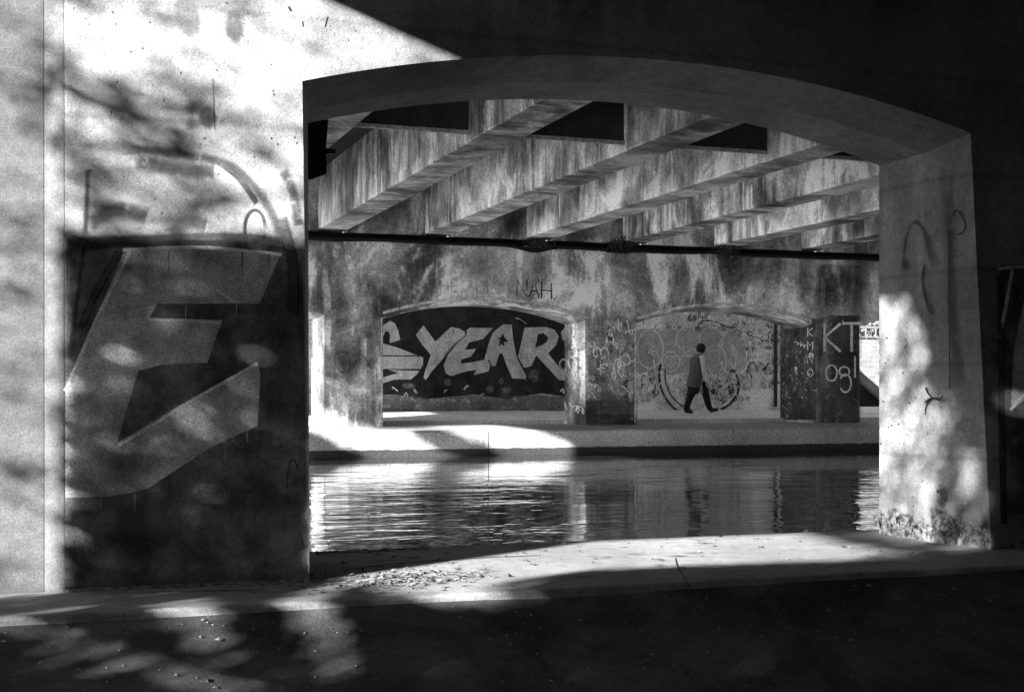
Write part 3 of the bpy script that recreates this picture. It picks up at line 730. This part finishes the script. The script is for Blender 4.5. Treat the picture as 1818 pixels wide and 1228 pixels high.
def mk_jamb(u):
    def f(x, y, off):
        t = (x - 909) / FP; d = (u - off) / (CT * t + ST); return Vector((u - off, d * (CT - ST * t), ZC + (700 - y) / FP * d))
    return f
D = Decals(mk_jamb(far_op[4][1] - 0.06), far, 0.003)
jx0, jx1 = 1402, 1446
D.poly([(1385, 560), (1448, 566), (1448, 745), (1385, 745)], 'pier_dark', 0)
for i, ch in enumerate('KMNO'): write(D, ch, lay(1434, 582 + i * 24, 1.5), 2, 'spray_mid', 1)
scribble(1404, 1446, 590, 700, 22, ['paint_shadow', 'spray_mid'], 4, 9, 1, 1.8, D)
D.build({})
D = Decals(mk_jamb(far_op[3][1] - 0.06), far, 0.003)
scribble(1006, 1034, 575, 735, 40, ['spray_white', 'paint_shadow', 'spray_white'], 4, 9, 1.2, 2.2, D)
D.build({})

# ------------------------------------------------------------------ things on and around the structure
# dark cable sagging along the joint of the far pier
cable = thing('cable', 'black sagging cable along the top joint of the far pier', 'cable', (12, V_FAR - 0.06, Z_JOINT))
mb = MB(); pts = []; rr = []
for k in range(161):
    u = -2 + 25 * k / 160
    z = 4.385 + 0.05 * mnoise.noise(Vector((u * .8, 0, 0))) - (0.10 * math.exp(-((u - 10.1) / .35) ** 2) + 0.05 * math.exp(-((u - 12.1) / .3) ** 2))
    pts.append((u, V_FAR - 0.05, z)); rr.append(0.045 + 0.02 * abs(mnoise.noise(Vector((u * 3, 4, 0)))))
mb.tube(pts, rr, 7); mb.build('cable_run', M['tar'], cable, smooth=True)
for i, (px, py, w, h_, lab) in enumerate(((958, 437, 34, 9, 'small dark weed hanging in the joint left of centre on the far pier'), (1100, 437, 40, 18, 'dark bushy weed growing from the joint above the middle far column'), (1290, 445, 34, 26, 'largest dark weed in the joint above the right far arch'))):
    c = on_wall(px, py, V_FAR - 0.06)
    mb = MB(); pm = 28.0 / FP
    for k in range(260):
        x = c.x + R.gauss(0, w * .4) * pm; z = c.z + R.gauss(0, h_ * .35) * pm; s = R.uniform(0.02, 0.05); a = R.uniform(0, 6.28); y = c.y - R.uniform(0, .10)
        dx, dz = math.cos(a) * s, math.sin(a) * s
        mb.add([(x, y, z), (x + dx + dz * .35, y - .01, z + dz - dx * .35), (x + dx * 1.8, y - .02, z + dz * 1.8), (x + dx - dz * .35, y + .005, z + dz + dx * .35)])
    o = mb.build('weed', M['weed'], None, origin=c); tag(o, lab, 'plant', 'weeds in the pier joint')

# black steel bracket inside the left edge of the near arch
c = on_wall(570, 262, 8.75)
br = thing('bracket', 'black steel bracket plate at the upper left edge of the near arch', 'bracket', c)
def bp(x, y, v): return on_wall(x, y, v)
mb = MB(); a = bp(540, 205, 8.5); b_ = bp(583, 310, 8.5)
for (y0, y1) in ((8.45, 8.5),):
    q0 = [bp(535,207,y0), bp(583,213,y0), bp(579,262,y0), bp(580,308,y0), bp(553,318,y0), bp(535,318,y0)]
    q1 = [p + Vector((0, .05, 0)) for p in q0]
    mb.add(q0); mb.add(q1[::-1])
    for k in range(6): mb.add([q0[k], q1[k], q1[(k+1) % 6], q0[(k+1) % 6]])
mb.build('plate', M['black'], br, fixn=True)
mb = MB(); a = bp(576, 272, 8.45); b_ = bp(596, 264, 8.45); mb.box((a.x, 8.455, a.z), (b_.x, 8.495, b_.z)); mb.build('arm', M['black'], br)

# crack across the near ledge and down its front
qo = [o for o in C.objects if o.name == 'quay'][0]
def map_ledge(x, y, off):
    d = (ZC - Z_NEAR - off) * FP / (y - 700); t = (x - 909) / FP; return Vector((d * (CT * t + ST), d * (CT - ST * t), Z_NEAR + off))
D = Decals(map_ledge, qo, .003)
D.line([(1199,990),(1203,1005),(1211,1018),(1221,1034),(1226,1040)], 2.4, 'crackline', 0)
D.line([(600,1012),(700,1000),(840,990),(960,985)], 3, 'paint_shadow', 0); D.line([(250,1052),(330,1048),(470,1047)], 3, 'paint_shadow', 1)
for k in range(30): D.blob(R.uniform(560, 1650), R.uniform(950, 1030), R.uniform(8, 40), R.uniform(1.5, 5), 'stain', 1 + k % 3)
D.build({'crackline': 'crack', 'stain': 'damp_stain'})
mb = MB()
for k in range(1100):
    x = R.uniform(-3, 9); y = 6.44 - abs(R.gauss(0, 1.1)); t = (6.46 - y) / 4.5
    if t > .95: continue
    z = Z_NEAR - 0.03 - min(t * 4.5, 3.2) * 0.30 - 0.05 * min(1, t * 12); r = R.uniform(.003, .011) * (1 if R.random() < .95 else 2)
    P = [Vector((x + r * R.uniform(.6, 1.3) * a, y + r * R.uniform(.6, 1.3) * b_, z + r * .6 * c_)) for a, b_, c_ in ((1,0,0),(0,1,0),(-1,0,0),(0,-1,0),(0,0,1.1))]
    for k2 in range(4): mb.add([P[k2], P[(k2+1) % 4], P[4]])
o = mb.build('gravel', M['gravel'], None, origin=(3, 5.5, Z_NEAR)); tag(o, 'loose grit and small stones on the dark slope in front of the ledge', 'gravel', kind='stuff')
# leaf litter on the near ledge
mb = MB()
def leafq(x, y, z, s):
    a = R.uniform(0, 6.28); tl = R.uniform(-.5, .5); dx, dy = math.cos(a) * s, math.sin(a) * s
    mb.add([(x - dx, y - dy, z + .002), (x - dy * .45, y + dx * .45, z + s * abs(tl) + .004), (x + dx, y + dy, z + s * (.3 + tl) * .6 + .006), (x + dy * .45, y - dx * .45, z + .003)])
n_ = 0
for k in range(900):
    if k < 620: px = R.gauss(690, 90); py = R.gauss(1030, 9) - (px - 690) * .05
    elif k < 760: px = R.uniform(556, 760); py = 982 - (px - 556) * .045 + R.uniform(-1, 3)
    else: px = R.uniform(560, 1700); py = R.uniform(955, 1015) - (px - 560) * .025
    d = (ZC - Z_NEAR) * FP / (py - 700); t = (px - 909) / FP; u, v = d * (CT * t + ST), d * (CT - ST * t)
    if 6.5 < v < 8.48: leafq(u, v, Z_NEAR, R.uniform(.008, .028))
o = mb.build('leaf_litter', M['litter'], None, origin=(3, 7.3, Z_NEAR)); tag(o, 'small dry leaves and grit scattered on the near concrete ledge', 'leaf litter', kind='stuff')
for (px, py, sc) in ((1107,972,.03),(1245,965,.035),(1265,970,.03),(1350,972,.03),(1430,944,.025),(1160,992,.03),(1050,1050,.03),(1497,972,.03),(945,1003,.03),(800,1000,.03)):
    d = (ZC - Z_NEAR) * FP / (py - 700); t = (px - 909) / FP; u, v = d * (CT * t + ST), d * (CT - ST * t)
    if v < 6.5: continue
    mb = MB(); leafq(u, v, Z_NEAR, sc); leafq(u + sc * .6, v, Z_NEAR, sc * .7)
    o = mb.build('dry_leaf', M['litter'], None, origin=(u, v, Z_NEAR)); tag(o, 'curled dry leaf lying on the sunlit near ledge', 'leaf', 'curled leaves on the ledge')

# outdoors beyond the right end of the far pier
def at(px, v, z): t = (px - 909) / FP; d = v / (CT - ST * t); return Vector((d * (CT * t + ST), v, z))
VB = 40.0
x0 = at(1500, VB, 0).x; x1 = at(1640, VB, 0).x
bwall = thing('block_wall', 'pale block wall beside the stair beyond the right far column', 'wall', (x0 + 1, VB, .86))
ztop_b = on_wall(1540, 600, VB).z; zb_b = 0.86
courses = 13; hh = (ztop_b - zb_b) / courses
mb = MB()
for k in range(courses):
    off = 0.35 if k % 2 else 0
    x = x0 - off
    while x < x1:
        mb.box((x, VB + R.uniform(0, .02), zb_b + k * hh), (x + 0.68, VB + .3, zb_b + (k + 1) * hh - 0.02)); x += 0.70
mb.build('blocks', M['block'], bwall)
hd = thing('hedge', 'dark clipped hedge above the pale block wall', 'hedge', (x0 + 1, VB + .8, ztop_b))
mb = MB()
for k in range(2600):
    x = R.uniform(x0 - .5, x1); z = ztop_b + abs(R.gauss(0, .5)); y = VB + .5 + R.uniform(-.3, .5); s = R.uniform(.05, .12); a = R.uniform(0, 6.28); e = R.uniform(-1, 1)
    mb.add([(x, y, z), (x + s * math.cos(a), y + s * e * .5, z + s * math.sin(a)), (x + s * 1.4 * math.cos(a + .5), y, z + s * 1.4 * math.sin(a + .5)), (x + s * math.cos(a + 1), y - s * e * .4, z + s * math.sin(a + 1))])
mb.build('foliage', M['hedge'], hd)
rl = thing('railing', 'white railing on the block wall beyond the right far column', 'railing', (x0 + 1, VB - .05, ztop_b))
mb = MB(); zt = on_wall(1540, 581, VB).z
mb.tube([(x0, VB - .05, zt), (x1, VB - .05, zt)], .035, 6); mb.tube([(x0, VB - .05, ztop_b + .03), (x1, VB - .05, ztop_b + .03)], .03, 6); mb.build('rail', M['block'], rl)
for k in range(9):
    mb = MB(); x = x0 + (x1 - x0) * k / 8; mb.box((x - .02, VB - .07, ztop_b), (x + .02, VB - .03, zt)); mb.build('post', M['block'], rl)
st = thing('stair', 'pale stair flank with a dark open side beyond the right far column', 'stair', at(1530, 36, .86))
a0 = on_wall(1524, 655, 36); a1 = on_wall(1600, 735, 36)
mb = MB(); q = [a0, on_wall(1600, 722, 36), on_wall(1600, 740, 36), on_wall(1524, 672, 36)]
q1 = [p + Vector((0, .25, 0)) for p in q]; mb.add(q); mb.add(q1[::-1])
for k in range(4): mb.add([q[k], q1[k], q1[(k+1) % 4], q[(k+1) % 4]])
mb.build('stringer', M['block'], st, fixn=True)
mb = MB(); q = [on_wall(1520, 672, 36.3), on_wall(1600, 742, 36.3), on_wall(1600, 727, 36.3), on_wall(1520, 727, 36.3)]
q = [on_wall(1520, 668, 36.2), on_wall(1595, 727, 36.2), on_wall(1520, 727, 36.2)]
q1 = [p + Vector((0, .6, 0)) for p in q]; mb.add(q); mb.add(q1[::-1])
for k in range(3): mb.add([q[k], q1[k], q1[(k+1) % 3], q[(k+1) % 3]])
mb.build('dark_side', M['tar'], st, fixn=True)

# ------------------------------------------------------------------ unseen trees added and shaped to dapple or block light
# leaves set back along the sun rays; gaps shaped for each wanted sun patch
U_T = -8.0
def inpoly(x, y, poly):
    c = False; n = len(poly); j = n - 1
    for i in range(n):
        xi, yi = poly[i]; xj, yj = poly[j]
        if (yi > y) != (yj > y) and x < (xj - xi) * (y - yi) / (yj - yi) + xi: c = not c
        j = i
    return c
def proj(P):   # light ray through world point P, where it crosses the crown plane x = U_T
    s = (P[0] - U_T); return (P[1] - LV * s, P[2] + LZ * s)
pn = lambda x, y: proj(on_wall(x, y, V_N0, BAT))
def pl(px, py, z=Z_NEAR):
    d = (ZC - z) * FP / (py - 700); t = (px - 909) / FP; return proj((d * (CT * t + ST), d * (CT - ST * t), z))
pj = lambda x, y: proj(map_jamb(x, y, 0))
gaps = [
    ([pn(x, y) for x, y in ((-60,-200),(900,-200),(900,110),(560,330),(530,300),(480,270),(400,300),(330,250),(200,175),(100,165),(-60,150))], 0.96),
    ([pn(x, y) for x, y in ((330,300),(400,320),(440,400),(520,430),(545,380),(545,330),(500,290),(400,270))], .93),
    ([pn(x, y) for x, y in ((110,180),(200,200),(260,290),(240,350),(150,330),(110,300))], .85),
    ([pn(x, y) for x, y in ((115,330),(280,330),(400,380),(340,430),(115,420))], .72),
    ([pn(x, y) for x, y in ((316,722),(350,740),(405,775),(380,790),(330,760))], .8),
    ([pn(x, y) for x, y in ((490,830),(530,815),(535,880),(505,870))], .6),
    ([pn(x, y) for x, y in ((150,970),(200,985),(240,1010),(180,1015))], .6),
    ([pn(x, y) for x, y in ((370,1020),(420,1000),(480,985),(440,1018))], .6),
    ([pn(x, y) for x, y in ((180,600),(240,620),(300,640),(220,650))], .5),
    ([pn(x, y) for x, y in ((410,470),(470,500),(460,535),(420,530))], .5),
    ([pl(x, y) for x, y in ((600,1022),(700,985),(1000,962),(1420,945),(1560,975),(1700,985),(1600,990),(1050,1012),(900,1030),(860,1062),(760,1062),(640,1040))], 1.0),
    ([pl(x, y) for x, y in ((240,1050),(310,1050),(330,1075),(280,1075))], .9),
    ([pl(x, y, .1) for x, y in ((465,1172),(560,1116),(640,1082),(720,1050),(726,1064),(650,1100),(570,1138),(480,1184))], .97),
    ([pl(x, y, .1) for x, y in ((310,1150),(400,1110),(480,1085),(486,1107),(400,1140),(325,1170))], .93),
    ([pl(x, y, .1) for x, y in ((100,1130),(140,1110),(220,1160),(300,1190),(280,1215),(180,1190))], .93),
    ([pl(x, y, .1) for x, y in ((985,1075),(1050,1035),(1060,1040),(1000,1080))], .9),
    ([pl(x, y, .1) for x, y in ((110,1060),(230,1080),(280,1110),(230,1120),(120,1100))], .7),
    ([pl(x, y, .1) for x, y in ((480,1165),(580,1110),(700,1068),(640,1110),(540,1150))], .8),
    ([pl(x, y, .0) for x, y in ((120,1120),(190,1150),(250,1200),(200,1210))], .8),
    ([pj(x, y) for x, y in ((1535,500),(1600,520),(1640,600),(1650,700),(1740,720),(1740,1000),(1535,960))], .82),
    ([pn(x, y) for x, y in ((-200,-250),(112,-250),(112,1120),(-200,1120))], .95), ([pn(x, y) for x, y in ((100,-200),(560,-200),(560,430),(100,425))], .80), ([pn(x, y) for x, y in ((112,425),(560,425),(545,900),(112,1000))], .10),
    ([pj(x, y) for x, y in ((1535,300),(1650,270),(1650,470),(1600,520),(1535,500))], .7),
    ([pn(x, y) for x, y in ((1755,690),(1800,690),(1840,720),(1840,760),(1790,740),(1760,720))], .85),
    ([pn(x, y) for x, y in ((1730,560),(1765,560),(1775,700),(1760,900),(1745,900))], .5),
]
def gap(v, z):
    g_ = 0.0; vlim = pn(541, 1000)[0] - .02
    for poly, a in gaps:
        if a == 1.0 and v > vlim: continue
        if inpoly(v, z, poly): g_ = max(g_, a)
    return g_
def leaf_mesh(cands, smin, smax):
    mb = MB()
    for (x, y, z) in cands:
        s = R.uniform(smin, smax); d = Vector((R.gauss(0, 1), R.gauss(0, 1), R.gauss(0, .7))).normalized(); e = d.cross(Vector((R.gauss(0, 1), R.gauss(0, 1), R.gauss(0, 1)))).normalized()
        c = Vector((x, y, z)); mb.add([c - d * s, c + e * s * .42, c + d * s, c - e * s * .42])
    return mb
def tree(name, label, loc, crown_fn, n, size, trunk_h, group='unseen trees shaping the light'):
    t = thing(name, label, 'tree', loc, group)
    cands = crown_fn(n); leaf_mesh(cands, *size).build('crown', M['leaf'], t)
    mb = MB(); L0 = Vector(loc)
    mb.tube([L0, L0 + Vector((.05, .05, trunk_h * .5)), L0 + Vector((-.05, .1, trunk_h))], [.22, .16, .12], 10)
    for k in range(7):
        a = k * .9; e = L0 + Vector((math.cos(a) * .4, math.sin(a) * 1.6, trunk_h + .3 + .9 * (k % 3)))
        mb.tube([L0 + Vector((0, .05, trunk_h * (.5 + .07 * k))), (L0 + Vector((0, 0, trunk_h)) + e) / 2, e], [.07, .05, .015], 6)
    mb.build('trunk', M['bark'], t)
    return t
def near_dapple_crown(n):  # leaves thinned by the light wanted on the near wall and ledge
    out = []; tries = 0
    while len(out) < n and tries < n * 20:
        tries += 1
        v = R.uniform(-4.6, 3.4); z = R.uniform(0.2, 7.0); u = U_T + R.uniform(-.9, .9)
        s = u - U_T; v2, z2 = v - .35 * 0 , z
        g_ = gap(v2, z2)
        soft = mnoise.noise(Vector((v * 2.2, z * 2.2, 3))) * .15
        if R.random() < g_ + (soft if 0.05 < g_ < .9 else 0): continue
        # place at depth u along the same ray
        out.append((u, v + LV * s, z - LZ * s))
    return out
tree('light_shaping_tree', 'unseen leafy tree left of the near pier, gaps shaped to dapple its light', (U_T, -1.2, -.85), near_dapple_crown, 160000, (.04, .08), 2.6)

def sky_block_crown(n):  # leaf cloud added to keep sky light off the near wall
    return [(-7.5 + R.uniform(-1, 1), R.uniform(-9, -0.8), R.uniform(-.6, 7.0)) for k in range(n)] + [(-7.5 + R.uniform(-.6, .6), R.uniform(3.3, 6.3), R.uniform(-.6, 7.0)) for k in range(n // 3)]
tree('light_shaping_tree', 'dense unseen leaf screen added beside and behind the viewer to block sky light', (-7.5, -4.5, -.85), sky_block_crown, 26000, (.09, .16), 2.6)
def far_shade_crown(n):  # leaf clumps set where shade should fall across the river
    out = []
    holes = [[proj(on_wall(x, y, V_FAR)) for x, y in ((540,690),(700,640),(760,800),(540,900))]]
    F = lambda px, py, v: proj(on_wall(px, py, v))
    blobs = [(F(572, 800, 25.6), .42, .22), (F(815, 790, 25.6), .50, .16), (F(620, 715, V_FAR), 1.1, .30), (F(600, 645, V_FAR), 1.0, .42), (F(640, 650, V_FAR), .8, .35), (F(830, 930, 16), .3, .3)]
    for k in range(n):
        (v, z), a, b_ = R.choice(blobs); u = U_T + R.uniform(-.5, .5); s = u - U_T
        out.append((u, v + R.gauss(0, a * .5) + LV * s, z + R.gauss(0, b_ * .5) - LZ * s))
    return out
tree('light_shaping_tree', 'unseen tree upstream across the river, leaf clumps shaped to shade the far pier', (U_T, 20.3, 0), far_shade_crown, 12000, (.05, .10), 4.0)

def sun_patch_crown(n):  # clumps added to make the reflected sun patchy
    out = []
    while len(out) < n:
        v = R.uniform(8.5, 19); z = R.uniform(-.2, 6.2)
        direct = (LZ * (7 + 9.5) + .6)
        if mnoise.noise(Vector((v * .9, z * .9, 7))) + .45 * mnoise.noise(Vector((v * 2.4, z * 2.4, 1))) < 0.14: continue
        if z > 5.4 and v > 14: continue
        u = -9.5 + R.uniform(-.6, .6); out.append((u, v, z))
    return out
tree('light_shaping_tree', 'unseen patchy tree added by the river to break up the reflected sun', (-9.5, 16, -.2), sun_patch_crown, 16000, (.06, .12), 3.0)
# unseen twigs added to cast line shadows on the bright near wall
for (x0_, y0_, x1_, y1_, lab) in ((60, 120, 420, 215, 'long'), (90, 150, 330, 240, 'short'), (300, 150, 470, 230, 'forked')):
    q0 = proj(on_wall(x0_, y0_, V_N0, BAT)); q1 = proj(on_wall(x1_, y1_, V_N0, BAT))
    tw = thing('shadow_twig', lab + ' unseen twig added by the near tree to cast line shadows', 'shadow_twig', (U_T, q0[0], q0[1]))
    mb = MB(); P0 = Vector((U_T, q0[0], q0[1])); P1 = Vector((U_T, q1[0], q1[1])); pts = [P0.lerp(P1, k / 8) + Vector((0, .03 * math.sin(k * 2.1), .04 * math.sin(k * 1.3))) for k in range(9)]
    mb.tube(pts, [.03 - .0028 * k for k in range(9)], 6)
    for k in range(1, 8):
        e = pts[k] + Vector((0, R.uniform(-.25, .25), R.uniform(-.35, .15))); mb.tube([pts[k], e], [.012, .005], 5)
    mb.build('stem', M['bark'], tw)
    mb2 = leaf_mesh([(U_T + R.uniform(-.1, .1), p.y + R.gauss(0, .10), p.z + R.gauss(0, .10)) for p in pts[3:] for _ in range(2)], .03, .05); mb2.build('leaves', M['leaf'], tw)

# ------------------------------------------------------------------ the walking person
def P3(px, py, off=0.0): # pixel -> plane of the walker, off = towards camera (m)
    return on_wall(px, py, 29.5 - off)
def skin_body(name, joints, edges, mat, parent, sub=2, root=0):
    me = bpy.data.meshes.new(name); pw = Vector(parent.location)
    me.from_pydata([tuple(Vector(j[0]) - pw) for j in joints], edges, [])
    o = bpy.data.objects.new(name, me); link(o, parent); me.materials.append(mat)
    sk = o.modifiers.new('skin', 'SKIN'); sk.use_smooth_shade = True
    for i, j in enumerate(joints):
        r = j[1]; me.skin_vertices[0].data[i].radius = (r, r) if not isinstance(r, tuple) else r
        me.skin_vertices[0].data[i].use_root = (i == root)
    ss = o.modifiers.new('sub', 'SUBSURF'); ss.levels = sub; ss.render_levels = sub
    return o
M['trouser'] = plain('black_trousers', 0.015, 0.9); M['coat'] = plain('grey_coat', 0.11, 0.9, 0.5, 60)
M['skin'] = plain('skin', 0.3, 0.6, 0.1); M['hair'] = plain('black_hair', 0.008, 0.7, 0.3, 60); M['shoe'] = plain('black_shoe', 0.012, 0.5)
M['sleeve'] = plain('pale_shirt', 0.7, 0.85, 0.1)
foot = P3(1238, 735); person = thing('person', 'person in a long grey coat and black trousers striding right on the far walkway', 'person', foot)
# pixels of joints in the photo (crop scale 7.92, origin 1190,590)
c6 = lambda x, y, off=0.0: P3(1190 + x / 7.92, 590 + y / 7.92, off)
J = [(c6(345,740), (.13,.15)),      # 0 pelvis
     (c6(350,600), (.12,.15)),      # 1 waist
     (c6(365,430), (.14,.19)),      # 2 chest
     (c6(395,340), (.07,.07)),      # 3 neck base
     (c6(420,290), (.055,.06)),     # 4 neck
     (c6(440,235), (.085,.095)),    # 5 head
     (c6(430,190), (.06,.065)),     # 6 crown
     (c6(320,790,-.06), .095), (c6(275,900,-.07), .065), (c6(240,1000,-.07), .055), (c6(222,1090,-.07), .038),   # rear leg 7-10
     (c6(430,760,.06), .095), (c6(490,870,.07), .07), (c6(530,980,.07), .058), (c6(575,1095,.07), .038),         # front leg 11-14
     (c6(425,370,.17), .055), (c6(465,500,.21), .042), (c6(480,600,.2), .036), (c6(515,700,.2), .024),           # near arm 15-18
     (c6(350,370,-.17), .055), (c6(330,520,-.22), .042), (c6(370,640,-.2), .035), (c6(430,740,-.18), .024)]      # far arm 19-22
E = [(0,1),(1,2),(2,3),(3,4),(4,5),(5,6),(0,7),(7,8),(8,9),(9,10),(0,11),(11,12),(12,13),(13,14),(2,15),(15,16),(16,17),(17,18),(2,19),(19,20),(20,21),(21,22)]
# hands: palm and five fingers each, grown on the same skeleton
def hand(J, E, wrist, d, side):
    w = Vector(J[wrist][0]); d = Vector(d).normalized(); s = Vector(side).normalized(); n = len(J)
    J.append((w + d * .05, (.026, .02))); E.append((wrist, n)); palm = n
    for k in range(4):
        b0 = w + d * .085 + s * (.022 * (k - 1.5)); L_ = (.055, .068, .064, .048)[k]
        n = len(J); J.append((b0, .010)); J.append((b0 + d * L_ * .55 + Vector((.006, 0, 0)), .009)); J.append((b0 + d * L_ + Vector((.02, 0, .004)), .007))
        E += [(palm, n), (n, n+1), (n+1, n+2)]
    n = len(J); J.append((w + d * .045 + s * -.045, .010)); J.append((w + d * .08 + s * -.052, .008)); E += [(palm, n), (n, n+1)]
hand(J, E, 18, (.25, 0, -1), (1, .2, .2)); hand(J, E, 22, (.3, 0, -1), (1, .2, .2))
skin_body('body', J, E, M['skin'], person)
# face: nose and ear carried on the head
mb = MB(); hc = Vector(c6(440,240)); fx = Vector((1, 0, 0))
mb.add([hc + Vector((.085, -.014, .02)), hc + Vector((.115, 0, -.02)), hc + Vector((.085, .014, .02))]); mb.add([hc + Vector((.085, -.014, .02)), hc + Vector((.085, -.012, -.03)), hc + Vector((.115, 0, -.02))]); mb.add([hc + Vector((.085, .014, .02)), hc + Vector((.115, 0, -.02)), hc + Vector((.085, .012, -.03))])
mb.build('nose', M['skin'], person)
def blobm(name, centre, rad, mat, parent, seg=20, fn=None):
    mb = MB(); c = Vector(centre)
    for i in range(seg // 2 + 1):
        th = math.pi * i / (seg // 2)
        for j in range(seg):
            ph = 2 * math.pi * j / seg; p = Vector((math.sin(th) * math.cos(ph), math.sin(th) * math.sin(ph), math.cos(th)))
            k = fn(p) if fn else 1
            mb.v.append(tuple(c + Vector((p.x * rad[0], p.y * rad[1], p.z * rad[2])) * k))
    for i in range(seg // 2):
        for j in range(seg): mb.f.append((i*seg + j, (i+1)*seg + j, (i+1)*seg + (j+1) % seg, i*seg + (j+1) % seg))
    return mb.build(name, mat, parent, smooth=True, weld=True)
blobm('hair', c6(432, 222), (.115, .115, .128), M['hair'], person, 24, lambda p: (1 + .05 * mnoise.noise(p * 3)) * (0.86 if p.x > .75 and p.z < .2 else 1))
def loft(name, rings, mat, parent, n=24):
    """rings: (centre, rx, ry) stacked top to bottom"""
    mb = MB()
    for (c, rx, ry) in rings:
        for j in range(n):
            a = 2 * math.pi * j / n; k = 1 + .04 * math.sin(a * 5 + c[2] * 9)
            mb.v.append((c[0] + rx * math.cos(a) * k, c[1] + ry * math.sin(a) * k, c[2]))
    for i in range(len(rings) - 1):
        for j in range(n): mb.f.append((i*n + j, i*n + (j+1) % n, (i+1)*n + (j+1) % n, (i+1)*n + j))
    mb.f.append(tuple(range(n))[::-1]); mb.f.append(tuple((len(rings)-1)*n + j for j in range(n)))
    return mb.build(name, mat, parent, smooth=True, fixn=True)
W = 32.9 / FP / 7.92 / CT
def rg(x0, x1, y, ry): c = c6((x0 + x1) / 2, y); return (c, (x1 - x0) / 2 * W, ry)
loft('coat', [rg(385,425,300,.07), rg(350,445,318,.13), rg(300,480,355,.21), rg(283,492,400,.225), rg(275,488,480,.21), rg(266,462,560,.19), rg(258,450,640,.19), rg(246,432,700,.195), rg(238,415,745,.20), rg(262,400,775,.19)], M['coat'], person)
loft('shirt_tail', [rg(425,462,610,.06), rg(412,452,680,.07), rg(402,436,750,.07), rg(400,430,785,.05)], M['sleeve'], person)
loft('trousers_top', [rg(262,420,690,.15), rg(250,415,760,.165), rg(250,405,820,.16), rg(275,385,865,.13)], M['trouser'], person)
def limb(name, pts, mat, n=12):
    mb = MB(); mb.tube([p for p, r in pts], [r for p, r in pts], n); return mb.build(name, mat, person, smooth=True)
limb('trouser_leg', [(c6(320,790,-.06),.125),(c6(300,850,-.07),.105),(c6(275,910,-.07),.085),(c6(245,1000,-.07),.075),(c6(225,1085,-.07),.07)], M['trouser'])
limb('trouser_leg', [(c6(440,700,.05),.10),(c6(470,790,.06),.105),(c6(497,870,.07),.09),(c6(525,980,.07),.075),(c6(560,1080,.07),.066)], M['trouser'])
limb('sleeve', [(c6(432,345,.14),.075),(c6(452,390,.2),.078),(c6(468,500,.22),.06),(c6(484,600,.21),.05),(c6(508,690,.2),.04)], M['sleeve'])
limb('sleeve', [(c6(380,350,-.12),.08),(c6(350,400,-.2),.075),(c6(330,520,-.22),.06),(c6(360,640,-.2),.05),(c6(415,720,-.18),.04)], M['coat'])
def shoe(a, b_, off):
    pa, pb = c6(*a, off), c6(*b_, off); d = (pb - pa)
    mb = MB(); mb.tube([pa - d * .12 + Vector((0,0,.01)), pa + Vector((0,0,.02)), pa + d * .35 + Vector((0,0,.012)), pa + d * .75, pb], [.03, .052, .05, .042, .02], 12)
    return mb.build('shoe', M['shoe'], person, smooth=True)
shoe((215,1108), (322,1122), -.07); shoe((565,1105), (675,1078), .07)
